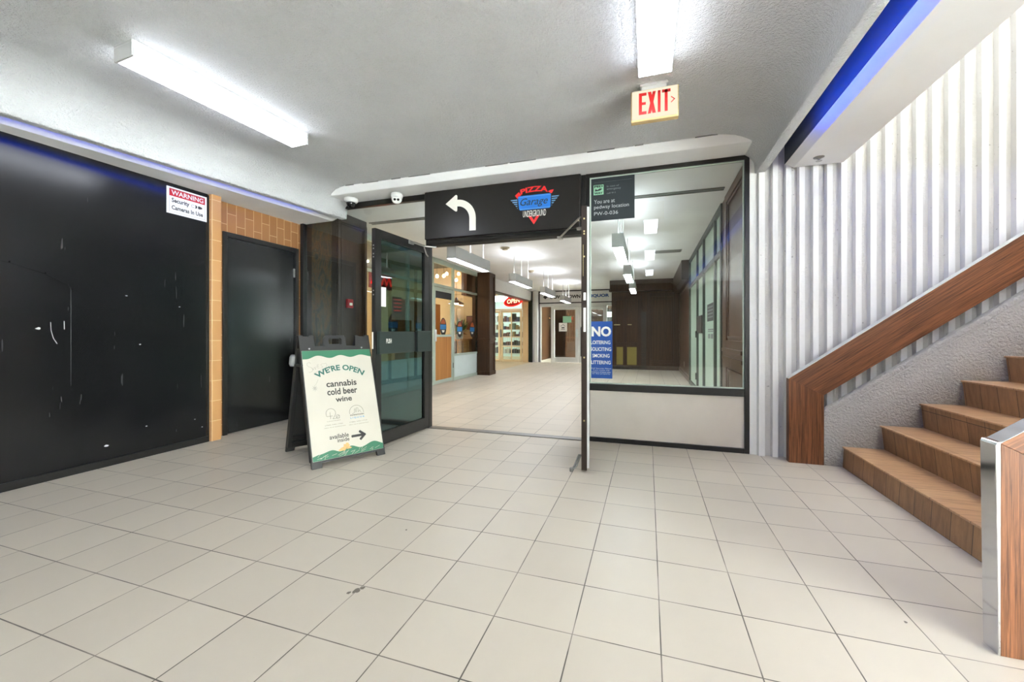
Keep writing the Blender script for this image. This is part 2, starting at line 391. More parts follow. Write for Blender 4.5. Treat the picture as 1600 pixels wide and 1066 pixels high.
# scratches and chips on the black wall are marks of the wall itself
s = MB(); F = FX((-4.24, 0, 0))
s.stroke([(1.83, 1.18), (1.832, 1.12), (1.845, 1.06), (1.865, 1.02)], .003, F, .0002, .0012)
s.stroke([(1.905, 1.19), (1.906, 1.13)], .004, F, .0002, .0012)
for a, b_ in ((1.765, 1.133), (2.16, .17), (2.40, 1.0), (2.45, .27), (2.30, 1.42), (2.72, 1.35), (2.86, .25), (2.93, .16)):
    r = .011 if a in (1.765, 2.16) else .005
    s.prism([(a+r*math.cos(q)*random.uniform(.8, 2.2), b_+r*math.sin(q)*random.uniform(.4, 1)) for q in [k*PI/4 for k in range(8)]], F, .0002, .0012)
o = s.build('paint_chip', 'light grey', BW_); o['kind'] = 'stuff'; o['label'] = 'white paint chips and scratches'
s = MB(); s.stroke([(1.45, 1.62), (1.62, 1.60), (1.80, 1.545), (1.93, 1.47), (1.95, 1.44), (1.95, .7)], .012, F, .0, .004)
s.build('patch_edge', 'black wall paint', BW_)

# black flush door
d = thing('door_1', 'black flush door in black frame set in the brown tile wall', 'door', (-4.33, 3.70, 0), kind='structure')
s = MB(); F = FX((-4.33, 0, 0)); s.rect(F, 3.2, 3.245, 0, 2.195, -.02, .02); s.rect(F, 4.155, 4.2, 0, 2.195, -.02, .02); s.rect(F, 3.245, 4.155, 2.14, 2.195, -.02, .02)
s.build('door_frame', 'black satin', d, .003)
MB().rect(F, 3.248, 4.152, .006, 2.137, -.03, -.004).build('door_leaf', 'black wall paint', d, .002)
MB().rect(F, 4.13, 4.15, 1.82, 1.93, -.004, .012).build('hinge', 'steel', d, .002)
MB().rect(F, 4.13, 4.15, .25, .36, -.004, .012).build('hinge', 'steel', d, .002)

# room shell behind the camera and around the stairwell (daylit well above the stair)
struct('wall_back', B(-4.6, 6.2, -6.4, -6.2, 0, 5.8), 'white paint', 'white wall behind the viewer', 'wall')
struct('wall_back', B(-2.4, 3.2, -6.2, -6.12, 0, 2.78), 'back panel brown', 'dark brown panel added behind the viewer to dim the window reflection', 'wall')  # unseen panel added so the window mirrors something dark
struct('wall_left', B(-4.62, -4.5, -6.4, 4.4, 0, 3.0), 'white paint', 'outer wall slab behind the black wall and door', 'wall')
struct('ceiling', B(-4.62, 1.0, -6.4, 4.4, 2.95, 3.06), 'white paint', 'floor slab above the foyer ceiling', 'ceiling')
s = MB(); s.box(6.0, 6.2, -6.2, 4.4, 2.6, 5.8); s.box(6.0, 6.2, -.5, 4.4, 0, 2.6); s.box(6.0, 6.2, -6.2, -.5, 0, .1)
struct('wall_right', s, 'white paint', 'white end wall of the stairwell with an added opening for light', 'wall')
w = thing('fill_window', 'added unseen window right of the stair, brightens the foyer', 'window', (6.1, -3.3, .1), kind='structure')  # invented out-of-view opening, lets sky light brighten the foyer ceiling
s = MB()
for k in range(5): s.box(6.06, 6.12, -6.2+1.41*k, -6.14+1.41*k, .1, 2.6)
s.box(6.06, 6.12, -6.2, -.5, .1, .16); s.box(6.06, 6.12, -6.2, -.5, 2.54, 2.6); s.build('frame', 'black metal', w)
B(6.085, 6.091, -6.2, -.5, .16, 2.54).build('pane', 'clear glass', w)

struct('wall_upper', B(.9, 1.58, -6.2, 4.16, 3.2, 5.8), 'white paint', 'white upper wall above the stair-foot beam', 'wall')
struct('ceiling', B(.9, 6.2, -6.4, 4.45, 5.8, 5.95), 'white paint', 'white high ceiling over the stairwell', 'ceiling')

# ribbed concrete wall
s = MB(); P = .1013; x = .993; pts = [(.878, 4.215), (.935, 4.215), (.945, 4.185), (.985, 4.185)]
while x < 6.0:
    pts += [(x, 4.185), (x+.003, 4.226), (x+.053, 4.226), (x+.060, 4.185)]; x += P
pts += [(6.0, 4.185), (6.0, 4.45), (.878, 4.45)]
lo = [s.b.verts.new((a, b_, 0)) for a, b_ in pts]; hi = [s.b.verts.new((a, b_, 5.8)) for a, b_ in pts]
for i in range(len(pts)):
    f = s.b.faces.new((lo[i], lo[(i+1) % len(pts)], hi[(i+1) % len(pts)], hi[i]))
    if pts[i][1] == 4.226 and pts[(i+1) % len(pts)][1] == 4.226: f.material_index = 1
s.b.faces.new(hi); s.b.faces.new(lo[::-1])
struct('wall_right', s, ['ribbed paint', 'groove shade paint'], 'white painted wall of vertical concrete ribs behind the stair', 'wall')

# ------------------------------------------------------------------ stair
st = thing('staircase', 'brown tiled staircase rising to the right from the foyer', 'staircase', (1.52, 2.98, 0))
NS = 14
for i in range(NS):
    z1 = .17+.19*i; z0 = 0 if i == 0 else z1-.19-.002; x0 = 1.513+.25*i; lean = .004 if i == 0 else .03
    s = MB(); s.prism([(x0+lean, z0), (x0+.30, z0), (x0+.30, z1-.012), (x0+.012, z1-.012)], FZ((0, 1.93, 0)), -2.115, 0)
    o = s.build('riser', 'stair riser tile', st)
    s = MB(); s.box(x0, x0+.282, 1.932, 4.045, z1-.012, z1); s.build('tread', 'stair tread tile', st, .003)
struct('floor', B(5.03, 6.0, 1.9, 4.185, 2.5, 2.66), 'stair tread tile', 'upper stair landing', 'floor')

RS = .749
def railpts(x1, zt=.72, zi=.585):
    return [(1.138, 0), (1.138, zt-.02), (1.145, zt), (x1, zt+RS*(x1-1.145)), (x1, zi+RS*(x1-1.39)), (1.39, zi), (1.39, 0)]
def handrail(name, label, y0, y1, chrome, zt, zi):
    r = thing(name, label, 'handrail', (1.26, (y0+y1)/2, 0))
    F = FZ((0, y1, 0)); D = y1-y0; x1 = 5.3
    s = MB(); s.prism([(1.138, 0), (1.39, 0), (1.39, zi), (1.138, zt)], F, 0, D); s.build('post_panel', 'rail wood post', r, .002)
    s = MB(); s.prism([(1.1382, zt), (1.39, zi), (x1, zi+RS*(x1-1.39)), (x1, zt+RS*(x1-1.138))], F, 0, D); s.build('sloping_panel', 'rail wood slope', r, .002)
    t = .006 if chrome else .005
    s = MB(); e = .001 if chrome else 0
    if chrome:
        s.prism([(1.138-t, 0), (1.1385, 0), (1.1385, zt), (x1, zt+RS*(x1-1.138)), (x1, zt+t*1.25+RS*(x1-1.138)), (1.142, zt+t*1.25), (1.128, zt+t*.9), (1.124, zt-.005)], F, -e, D+e)
    else:
        s.prism([(1.1385, zt), (x1, zt+RS*(x1-1.138)), (x1, zt+t*1.25+RS*(x1-1.138)), (1.1385, zt+t*1.25)], F, 0, D)
    o = s.build('chrome_cap' if chrome else 'top_strip', 'chrome' if chrome else 'white aluminium', r, .002 if chrome else 0, 3)
    if chrome: o['label'] = 'polished chrome edging'
    return r
handrail('handrail', 'wood laminate handrail panel climbing the ribbed white wall', 4.052, 4.12, False, .712, .583)
handrail('balustrade', 'wood balustrade with polished chrome edge in the right foreground', 1.845, 1.912, True, .722, .588)
s = MB(); F = FZ((0, 4.17, 0)); s.prism([(1.392, 0), (6, 0), (6, .40+.76*(6-1.40)), (1.392, .40)], F, 0, .118)
struct('trim_6', s, 'stucco', 'rough stucco stringer wall between handrail and steps', 'stringer')
s = MB(); s.prism([(1.395, .40), (6, .40+.76*4.6), (6, .455+.76*4.6), (1.395, .455)], F, .03, .112)
struct('trim_7', s, 'stucco', 'bevelled stucco ledge along the top of the stringer', 'ledge', bevel=.012)
s = MB(); s.prism([(1.42, 0), (6, 0), (6, .30+.76*4.6), (1.42, .30)], FZ((0, 1.925, 0)), 0, .06)
struct('trim_8', s, 'stucco', 'rough stucco stringer under the chrome-edged balustrade', 'stringer')
# ------------------------------------------------------------------ shopfront with glass doors
Y0, Y1 = 4.215, 4.285; F = FZ((0, Y0, 0))
w = thing('window_1', 'large fixed window in black frame right of the glass doors', 'window', (.14, 4.25, 0), kind='structure')
s = MB(); s.box(-.60, .878, Y0, Y1, 2.685, 2.735); s.box(.838, .878, Y0, Y1, 0, 2.685); s.box(-.60, -.562, Y0, Y1, 0, 2.685); s.box(-.652, -.60, Y0, Y1, 2.10, 2.66); s.box(-.562, .838, Y0, Y1, .518, .588); s.box(-.562, .838, Y0, Y1, 0, .045)
s.build('frame', 'black metal', w, .003)
B(-.562, .838, 4.246, 4.252, .588, 2.685).build('pane', 'clear glass', w)
B(-.562, .838, 4.238, 4.258, .045, .518).build('kick_panel', 'kick panel', w)
s = MB(); s.ring(F, -.562, .838, .588, 2.685, .012, -.02, -.028); s.build('glazing_bead', 'mint aluminium', w)
w = thing('window_2', 'tall black-framed side window left of the open glass doors', 'window', (-3.3, 4.25, 0), kind='structure')
s = MB(); s.box(-4.305, -.60, Y0+.01, Y1, 2.66, 2.73); s.box(-4.305, -4.26, Y0, Y1, 0, 2.66); s.box(-2.45, -2.405, Y0, Y1, 0, 2.66); s.box(-4.26, -2.45, Y0, Y1, 0, .06)
s.box(-2.405, -.60, Y0+.01, Y1, 2.10, 2.17)
s.build('frame', 'black metal', w, .003)
B(-4.26, -2.45, 4.246, 4.252, .06, 2.66).build('pane', 'clear glass', w)
struct('trim_9', B(-2.405, -.60, 4.20, 4.30, .0005, .008), 'dull steel', 'thin dark metal threshold under the open doors', 'threshold')

def leaf(name, label, hinge, free, H, plate):
    h = Vector(hinge); f = Vector(free); W = (f-h).length; a = math.atan2(f.y-h.y, f.x-h.x)
    X = Matrix.Translation((h.x, h.y, 0)) @ Matrix.Rotation(a, 4, 'Z')
    d = thing(name, label, 'door', (h.x, h.y, 0), kind='structure')
    t = .022; L = (Vector((0, 0, 0)), Vector((1, 0, 0)), Vector((0, 0, 1)))
    s = MB(); s.rect(L, 0, .085, .012, H, -t, t); s.rect(L, W-.085, W, .012, H, -t, t); s.rect(L, .085, W-.085, H-.085, H, -t, t); s.rect(L, .085, W-.085, .012, .135, -t, t)
    s.build('door_frame', 'black satin' if plate else 'bronze metal', d, .002, X=X)
    MB().rect(L, .085, W-.085, .135, H-.085, -.003, .003).build('pane', 'door glass', d, X=X)
    return d, X, W, L
d, X, W, L = leaf('door_2', 'open black-framed glass door behind the sandwich board', (-2.425, 4.205), (-2.475, 3.29), 2.10, True)
# push plate on the visible face (local -y is towards +X of the room)
s = MB(); s.rect(L, .01, W*.30, .895, 1.125, -.06, -.026); s.build('push_plate', 'push plate', d, .003, X=X)
s = MB(); s.rect(L, W*.37, W-.015, .90, 1.115, -.06, -.026); s.build('push_plate', 'push plate', d, .003, X=X)
s = MB(); s.rect(L, W*.30, W*.37, .905, 1.11, -.04, -.024); s.build('plate_joint', 'dark gasket', d, X=X)
s = MB(); s.rect(L, W-.001, W+.002, .95, 1.11, .002, .018); s.build('lock_plate', 'sign white', d, X=X)['label'] = 'white lock plate'
s = MB()
for z in (1.93, 1.90, 1.85, 1.82, 1.5, 1.46, .7, .66): s.rect(L, W, W+.002, z, z+.012, -.006, .006)
s.build('edge_screw', 'steel', d, X=X)
FP = (X @ Vector((0, -0.0605, 0)), (X.to_3x3() @ Vector((-1, 0, 0))), Vector((0, 0, 1)))
# frame whose u runs from the free edge... u is measured from the hinge, negative towards the free edge
s = MB(); s.text('PUSH', (X @ Vector((W, 0.0605, 0)), X.to_3x3() @ Vector((-1, 0, 0)), Vector((0, 0, 1))), .11, .19, 1.0, 1.045, .02)
s.build('lettering', 'sign white', d)
s = MB(); s.tube([(-2.40, 3.80, 2.075), (-2.405, 4.10, 2.085), (-2.30, 4.19, 2.085)], .009); s.box(-2.405, -2.385, 3.78, 3.86, 2.05, 2.085)
s.tube([(-2.405, 4.10, 2.075), (-2.40, 4.14, 2.0), (-2.395, 4.17, 1.98)], .008); s.build('closer_arm', 'steel', d)
d, X2, W2, L2 = leaf('door_3', 'open bronze-framed glass door seen edge-on beside the window', (-.588, 4.205), (-.478, 3.262), 2.11, False)
s = MB(); s.rect(L2, W2-.001, W2+.003, 1.11, 1.30, -.013, .005); s.rect(L2, W2-.001, W2+.003, 1.36, 1.42, -.013, .005); s.build('lock_plate', 'sign white', d, X=X2)['label'] = 'pale lock plates'
s = MB()
for z in (2.0, 1.9, 1.88, 1.7, .9, .4): s.rect(L2, W2, W2+.002, z, z+.012, -.006, .006)
s.rect(L2, W2, W2+.002, 1.55, 1.8, .006, .009)
s.build('edge_screw', 'brass', d, X=X2)
MB().rect(L2, W2-.03, W2-.004, .03, 2.10, -.040, -.022).build('edge_strip', 'light grey', d, .002, X=X2)
s = MB(); s.tube([(-.545, 3.42, 2.055), (-.86, 4.17, 2.085)], .009); s.tube([(-.545, 3.40, 2.03), (-.52, 3.40, 2.06)], .014); s.box(-.885, -.835, 4.15, 4.21, 2.07, 2.095); s.lathe([(.012, -.02), (.015, 0), (.012, .02)], (-.535, 3.38, 1.96), 10, (1, 0, 0)); s.build('closer_arm', 'steel', d)
s = MB(); s.tube([(-.535, 3.36, .10), (-.56, 3.30, .03), (-.575, 3.25, .012)], .009); s.tube([(-.52, 3.34, .10), (-.545, 3.28, .03), (-.575, 3.25, .012)], .006); s.lathe([(.014, 0), (.016, .02), (.012, .03)], (-.577, 3.245, 0), 12); s.tube([(-.54, 3.36, .10), (-.505, 3.36, .10)], .009)
s.build('floor_holder', 'dull steel', d)

# ------------------------------------------------------------------ signs
g = thing('hanging_sign', 'black sign box with white turn arrow and pizza logo above the doors', 'sign', (-1.535, 4.19, 2.17))
s = MB(); s.box(-2.44, -.645, 4.165, 4.213, 2.172, 2.72); s.build('sign_box', 'sign black', g, .012, 3)
s = MB(); s.tube([(-2.40, 4.195, 2.135), (-.61, 4.195, 2.135)], .034, 14); s.build('roller_tube', 'black satin', g, smooth=False)
F = FZ((0, 4.165, 0))
arc = lambda cx, cz, r, a0, a1, n=10: [(cx+r*math.cos(math.radians(a0+(a1-a0)*k/n)), cz+r*math.sin(math.radians(a0+(a1-a0)*k/n))) for k in range(n+1)]
s = MB(); c = (-2.022, 2.37)
o_ = [(c[0]+.224*math.cos(math.radians(a)), 2.37+.221*math.sin(math.radians(a))) for a in range(0, 91, 9)]
i_ = [(c[0]+.148*math.cos(math.radians(a)), 2.37+.148*math.sin(math.radians(a))) for a in range(90, -1, -9)]
s.prism([(-1.798, 2.234)]+o_+i_+[(-1.874, 2.236)], F, .0005, .003)
s.prism([(-2.166, 2.556), (-2.048, 2.466), (-2.034, 2.461), (-2.023, 2.468), (-2.022, 2.518), (-2.022, 2.591), (-2.022, 2.637), (-2.034, 2.647), (-2.048, 2.642)], F, .0005, .003)
s.build('turn_arrow', 'sign white', g)
lg = MB(); lg.prism([(-1.312, 2.545), (-1.30, 2.553), (-.963, 2.553), (-.953, 2.543), (-.958, 2.412), (-.97, 2.402), (-1.285, 2.402), (-1.296, 2.412)], F, .0005, .0022)
lg = lg.build('logo_plate', 'logo blue', g)
s = MB()
for k in range(5):
    z = 2.522-.022*k; s.prism([(-1.395+.018*k, z), (-1.318, z), (-1.318, z-.011), (-1.385+.018*k, z-.011)], F, .0005, .0018); s.prism([(-.945, z), (-.866-.018*k, z), (-.876-.018*k, z-.011), (-.945, z-.011)], F, .0005, .0018)
s.stroke([(-1.303, 2.541), (-.962, 2.541)], .004, F, .0022, .003); s.stroke([(-1.287, 2.412), (-.966, 2.412)], .004, F, .0022, .003)
s.build('logo_wing', 'logo sky', g)
s = MB(); s.text('Garage', F, -1.285, -.985, 2.425, 2.525, .006, .35, .0024, .0032); s.build('lettering', 'slate sign', g)
s = MB(); s.text('PIZZA', F, -1.28, -.985, 2.566, 2.622, .035, 0, .0006, .0016, arc=(.022, .12)); s.prism([(-1.345, 2.565), (-1.30, 2.60), (-1.275, 2.56), (-1.30, 2.545), (-1.318, 2.53)], F, .0005, .0018); s.prism([(-.985, 2.575), (-.96, 2.585), (-.922, 2.588), (-.945, 2.55), (-.965, 2.56)], F, .0005, .0018)
s.build('lettering', 'sign red', g); s = MB()
s.prism([(-1.20, 2.335), (-1.165, 2.335), (-1.136, 2.285), (-1.107, 2.335), (-1.072, 2.335), (-1.136, 2.243)], F, .0005, .0018)
s.build('logo_chevron', 'sign red', g)
s = MB(); s.text('UNDERGROUND', F, -1.255, -1.005, 2.325, 2.392, .0, .12, .0024, .0036); s.build('lettering', 'sign white', g)

g = thing('window_sign', 'dark slate pedway location sign at the top left of the window', 'sign', (-.343, 4.24, 2.24)); F = FZ((0, 4.243, 0))
MB().rect(F, -.562, -.123, 2.242, 2.68, 0, .004).build('panel', 'slate sign', g)
MB().rect(F, -.525, -.425, 2.506, 2.607, .0042, .005).build('emblem', 'pale green print', g)
s = MB(); F2 = FZ((0, 4.2382, 0))
for t_, z in (('PED', 2.58), ('WAY', 2.512)): s.text(t_, F2, -.518, -.432, z, z+.022, .05)
s.prism([(-.512, 2.543), (-.505, 2.57), (-.488, 2.556), (-.462, 2.57), (-.437, 2.566), (-.455, 2.55), (-.478, 2.546)], F2, .0005, .001); s.build('lettering', 'slate sign', g)
s = MB(); F2 = FZ((0, 4.239, 0))
s.text('You are at', F2, -.52, -.315, 2.417, 2.457, 0); s.text('pedway location', F2, -.52, -.178, 2.352, 2.40, 0); s.text('PW-0-036', F2, -.52, -.283, 2.297, 2.333, 0); s.build('lettering', 'grey print', g)
s = MB(); s.text('In case of', F2, -.393, -.274, 2.575, 2.592); s.text('emergency', F2, -.393, -.255, 2.54, 2.56); s.text('call 911', F2, -.393, -.308, 2.506, 2.522); s.rect(F2, -.52, -.15, 2.632, 2.633, .0004, .001); s.build('lettering', 'dim print', g)
g = thing('window_sign', 'blue NO loitering sign at the lower left of the window', 'sign', (-.451, 4.24, .64)); F = FZ((0, 4.243, 0))
MB().rect(F, -.563, -.339, .641, 1.219, 0, .003).build('panel', 'navy sign', g)
s = MB(); F2 = FZ((0, 4.24, 0)); s.text('NO', F2, -.545, -.351, 1.065, 1.168, .04); s.build('lettering', 'sign white', g)
for t_, a, b_, z in (('LOITERING', -.553, -.358, .987), ('SOLICITING', -.555, -.350, .919), ('SMOKING', -.537, -.366, .852), ('LITTERING', -.549, -.355, .784)): MB().text(t_, F2, a, b_, z, z+.037, .012).build('lettering', 'sign white', g)
for k, (t_, a, b_) in enumerate((('Call Security Please', -.549, -.349), ('if you notice any', -.53, -.366), ('violations of these rules', -.545, -.355), ('on this property', -.54, -.36))): MB().text(t_, F2, a, b_, .735-.018*k, .746-.018*k, 0).build('small_print', 'sign white', g)

g = thing('warning_sign', 'white and red security cameras warning sign on the black wall', 'sign', (-4.236, 2.79, 2.22)); F = FX((-4.239, 0, 0))
s = MB(); s.rect(F, 2.607, 2.972, 2.222, 2.472, 0, .004); s.build('panel', 'white gloss', g, .0015)
MB().rect(F, 2.63, 2.951, 2.388, 2.455, .004, .005).build('red_band', 'red print', g)
F2 = FX((-4.2342, 0, 0)); s = MB(); s.text('WARNING', F2, 2.645, 2.937, 2.40, 2.444, .02); s.build('lettering', 'white gloss', g)
s = MB(); F2 = FX((-4.2352, 0, 0)); s.text('Security', F2, 2.648, 2.805, 2.318, 2.372, .03); s.text('Cameras In Use', F2, 2.648, 2.932, 2.262, 2.303, .03)
s.prism(arc(2.862, 2.345, .016, -70, 70)+arc(2.845, 2.345, .018, 60, -60), F2, .0004, .001); s.prism([(2.886, 2.358), (2.90, 2.36), (2.926, 2.352), (2.926, 2.338), (2.90, 2.33), (2.886, 2.332)], F2, .0004, .001)
s.stroke(arc(2.838, 2.345, .014, 40, 320, 14), .0025, F2, .0004, .001); s.ring(F2, 2.628, 2.953, 2.24, 2.457, .0016, .0003, .0008); s.build('lettering', 'ink', g)

g = thing('exit_sign', 'red and cream EXIT sign hung from the foyer ceiling', 'sign', (.044, 2.97, 2.53))
s = MB(); s.box(-.11, .196, 2.952, 2.998, 2.552, 2.765); s.build('housing', 'tan housing', g, .004)
s = MB(); s.box(-.104, .190, 2.948, 2.952, 2.566, 2.76); s.build('face', 'exit glow', g)
s = MB(); s.box(-.04, .12, 2.955, 2.995, 2.765, 2.79); s.box(-.05, .13, 2.94, 3.01, 2.786, 2.80); s.build('canopy', 'white gloss', g, .002)
F = FZ((0, 2.948, 0)); s = MB()
bars = lambda *r: [s.rect(F, *q, .0005, .0015) for q in r]
bars((-.058, -.038, 2.595, 2.742), (-.038, -.008, 2.722, 2.742), (-.038, -.013, 2.660, 2.678), (-.038, -.008, 2.595, 2.615))
s.build('letter', 'sign red', g); s = MB()
s.prism([(0, 2.742), (.022, 2.742), (.052, 2.595), (.030, 2.595)], F, .0005, .0015); s.prism([(.032, 2.742), (.052, 2.742), (.020, 2.595), (0, 2.595)], F, .0006, .0016)
s.build('letter', 'sign red', g); s = MB(); bars((.064, .082, 2.595, 2.742)); s.build('letter', 'sign red', g); s = MB(); bars((.108, .127, 2.595, 2.742), (.091, .145, 2.722, 2.742))
s.build('letter', 'sign red', g)
s = MB(); s.stroke([(.15, 2.686), (.17, 2.668), (.15, 2.65)], .006, F, .0005, .0012); s.build('chevron', 'sign red', g)

# ------------------------------------------------------------------ ceiling lights
def ceiling_light(label, x0, x1, y0, y1, zt=2.80, skew=0, group=None):
    g = thing('ceiling_light', label, 'ceiling light', ((x0+x1)/2, (y0+y1)/2, zt), group)
    X = Matrix.Translation(((x0+x1)/2, (y0+y1)/2, zt)) @ Matrix.Rotation(skew, 4, 'Z'); w = (x1-x0)/2; l = (y1-y0)/2
    B(-w, w, -l, l, -.02, 0).build('base_tray', 'fixture white', g, X=X)
    for e in (-l, l-.014): B(-w-.001, w+.001, e, e+.014, -.098, 0).build('end_cap', 'fixture grey', g, .003, X=X)
    s = MB(); pr = [(-w, -.02), (-w, -.055), (-w, -.082), (-w+.012, -.095), (w-.012, -.095), (w, -.082), (w, -.055), (w, -.02)]
    s.prism(pr, (Vector((0, l-.0145, 0)), Vector((1, 0, 0)), Vector((0, 0, 1))), 0, 2*l-.029); o = s.build('diffuser', ['tube light', 'tube side', 'tube low side'], g, X=X)
    for f in o.data.polygons:
        if abs(f.normal.z) < .9: f.material_index = 1 if f.center.z > zt-.055 else 2
    return g
ceiling_light('fluorescent ceiling light nearest the black wall', -2.965, -2.785, 1.56, 2.78, 2.80, math.radians(-3.6))
ceiling_light('fluorescent ceiling light in front of the EXIT sign', -.055, .14, 1.49, 2.71)
ceiling_light('ceiling light overhead, mirrored in the window beside the first one', -.055, .14, -1.05, .17)
ceiling_light('ceiling light farthest behind the viewer, mirrored smallest in the window', -.055, .14, -3.6, -2.38)
ceiling_light('ceiling light behind the viewer on the black wall side', -2.97, -2.775, -1.2, .02)
ceiling_light('rearmost ceiling light on the black wall side', -2.97, -2.775, -4.2, -2.98)

# led strips
g = tag(B(1.0, 1.006, -5, 3.45, 2.556, 2.572).build('led_strip', 'blue led'), 'blue LED strip in the gap of the beam over the stair', 'led strip')
s = MB(); rows = []
for y, xl, zl in ((3.9, -3.6517, 2.5348), (1.4, -3.90, 2.50), (-5, -3.9, 2.5)):
    rows.append([s.b.verts.new((xl-.08-a, y, zl+c)) for a, c in ((.0005, .006), (.005, .006), (.005, .02), (.0005, .02))])
for A, Bq in zip(rows, rows[1:]):
    for i in range(4): s.b.faces.new((A[i], A[(i+1) % 4], Bq[(i+1) % 4], Bq[i]))
s.b.faces.new(rows[0]); s.b.faces.new(rows[-1][::-1])
tag(s.build('led_strip', 'faint blue led'), 'blue LED strip in the gap above the black wall', 'led strip')

# small ceiling hardware
g = thing('sprinkler', 'grey fire sprinkler under the beam by the ribbed wall', 'sprinkler', (1.33, 3.98, 2.543))
MB().lathe([(.04, 0), (.038, -.006), (.018, -.01), (.016, -.016)], (1.33, 3.98, 2.543), 20).build('escutcheon', 'dull steel', g, smooth=True)
MB().lathe([(.008, -.012), (.008, -.03), (.022, -.032), (.022, -.035)], (1.33, 3.98, 2.543), 16).build('deflector', 'steel', g)
g = thing('anchor_bolt', 'rusty bolt at the right end of the white soffit', 'bolt', (.895, 3.90, 2.78))
MB().lathe([(.04, 0), (.036, .012), (.016, .014), (.016, .028)], (.885, 3.90, 2.765), 14, (-.6, -.7, -.25)).build('washer', 'rust', g)
MB().lathe([(.014, .026), (.014, .045)], (.885, 3.90, 2.765), 6, (-.6, -.7, -.25)).build('bolt_head', 'rust', g)
g = thing('security_camera', 'white dome camera with smoked bubble at the left end of the soffit', 'camera', (-3.40, 4.09, 2.722))
MB().lathe([(.078, 0), (.082, -.012), (.080, -.035), (.066, -.046), (.05, -.05)], (-3.40, 4.09, 2.722), 32).build('base', 'white gloss', g, smooth=True)
MB().lathe([(.052, -.046), (.052, -.06), (.046, -.083), (.032, -.098), (.012, -.106), (.0, -.107)], (-3.40, 4.09, 2.722), 28).build('bubble', 'lens black', g, smooth=True)
g = thing('security_camera', 'white turret camera with two lenses left of the sign box', 'camera', (-2.765, 4.10, 2.722)); cc = Vector((-2.765, 4.10, 2.722)); ax = Vector((.45, -.80, -.40)).normalized()
MB().lathe([(.055, 0), (.066, -.008), (.070, -.03), (.066, -.05), (.056, -.058)], cc, 30).build('base', 'white gloss', g, smooth=True)
MB().lathe([(math.sqrt(max(0, .06**2-h*h)), h) for h in [-.06+.01*k for k in range(11)]]+[(.04, .042)], cc-Vector((0, 0, .062)), 26, ax).build('ball', 'white gloss', g, smooth=True)
b = cc-Vector((0, 0, .062)); side = ax.cross(Vector((0, 0, 1))).normalized()
for sg in (-1, 1): MB().lathe([(.014, .04), (.0135, .046), (.008, .047)], b+side*.019*sg-Vector((0, 0, .004)), 16, ax).build('lens', 'lens black', g)

# ------------------------------------------------------------------ sandwich board
P0 = Vector((-2.553, 2.62, 0)); U = Vector((.291, .555, 0)).normalized(); Nb = Vector((-U.y, U.x, 0))
Vf = (Nb*.345+Vector((0, 0, 1.08))).normalized(); BW = .627; BL = 1.134
g = thing('sandwich_board', 'black plastic sandwich board advertising cannabis, cold beer and wine', 'sign', P0+U*BW/2+Nb*.36)
def board_panel(fr, name, nrm):
    s = MB()
    outer = [(0, 0), (.078, 0), (.082, .042), (.552, .042), (.556, 0), (BW, 0), (BW, BL), (.585, BL), (.58, BL-.012), (.525, BL-.012), (.52, BL), (.495, BL), (.485, 1.03), (.40, 1.03), (.397, BL-.02), (.38, BL), (.225, BL), (.208, BL-.02), (.205, 1.03), (.125, 1.03), (.118, BL), (.09, BL), (.085, BL-.012), (.03, BL-.012), (.025, BL), (0, BL)]
    O, Uu, V = fr; Nn = Uu.cross(V)
    bm = s.b; m = len(outer)
    lo = [bm.verts.new(O+Uu*p[0]+V*p[1]-Nn*.028) for p in outer]; hi = [bm.verts.new(O+Uu*p[0]+V*p[1]) for p in outer]
    for i in range(m): bm.faces.new((lo[i], lo[(i+1) % m], hi[(i+1) % m], hi[i]))
    # faces split so that the carrying handle keeps its hole
    hole = [(.25, 1.048), (.36, 1.048), (.366, 1.095), (.352, 1.108), (.258, 1.108), (.244, 1.095)]
    for vs, dd in ((lo, -.028), (hi, 0)):
        hv = [bm.verts.new(O+Uu*p[0]+V*p[1]+Nn*dd) for p in hole]
        es = [bm.edges.get((vs[i], vs[(i+1) % m])) or bm.edges.new((vs[i], vs[(i+1) % m])) for i in range(m)]
        es += [bm.edges.new((hv[i], hv[(i+1) % 6])) for i in range(6)]
        bmesh.ops.triangle_fill(bm, use_beauty=True, use_dissolve=False, edges=es)
        if dd: hl = hv
        else: hh = hv
    for i in range(6): bm.faces.new((hl[i], hl[(i+1) % 6], hh[(i+1) % 6], hh[i]))
    return s.build(name, 'black plastic', g)
Ff = (P0, U, Vf)
board_panel(Ff, 'front_panel', 1)
Pb = P0+Nb*.735+U*BW; Vb = (-Nb*.345+Vector((0, 0, 1.08))).normalized(); Fb = (Pb, -U, Vb)
board_panel(Fb, 'back_panel', 1)
# ribs on the inner side of the back panel, edge flanges and the side brace
Nn = (-U).cross(Vb)
s = MB()
for a, b_ in ((.0, .035), (.592, .627)): s.rect(Fb, a, b_, .06, 1.02, -.06, -.028)
s.rect(Fb, .035, .592, .06, .11, -.05, -.028); s.rect(Fb, .035, .592, .13, .17, -.05, -.028); s.rect(Fb, .035, .592, .97, 1.0, -.05, -.028)
for a in (.16, .30, .44): s.rect(Fb, a, a+.02, .2, .95, -.04, -.028)
s.build('stiffening_rib', 'dark plastic', g, .004)
s = MB()
for a, b_ in ((.0, .03), (.597, .627)): s.rect(Ff, a, b_, .06, 1.02, -.06, -.028)
s.build('stiffening_rib', 'dark plastic', g, .004)
for e in (0, BW-.012):
    MB().tube([P0+U*(e+.006)+Vf*.86, Pb-U*(BW-e-.006)+Vb*.86], .012, 8).build('side_brace', 'dark plastic', g)
q = Pb-U*BW+Vb*.90
MB().lathe([(.02, -.05), (.028, -.03), (.028, .03), (.02, .05)], q-U*.012, 14, Vb).build('hinge_knob', 'dull grey', g, smooth=True)
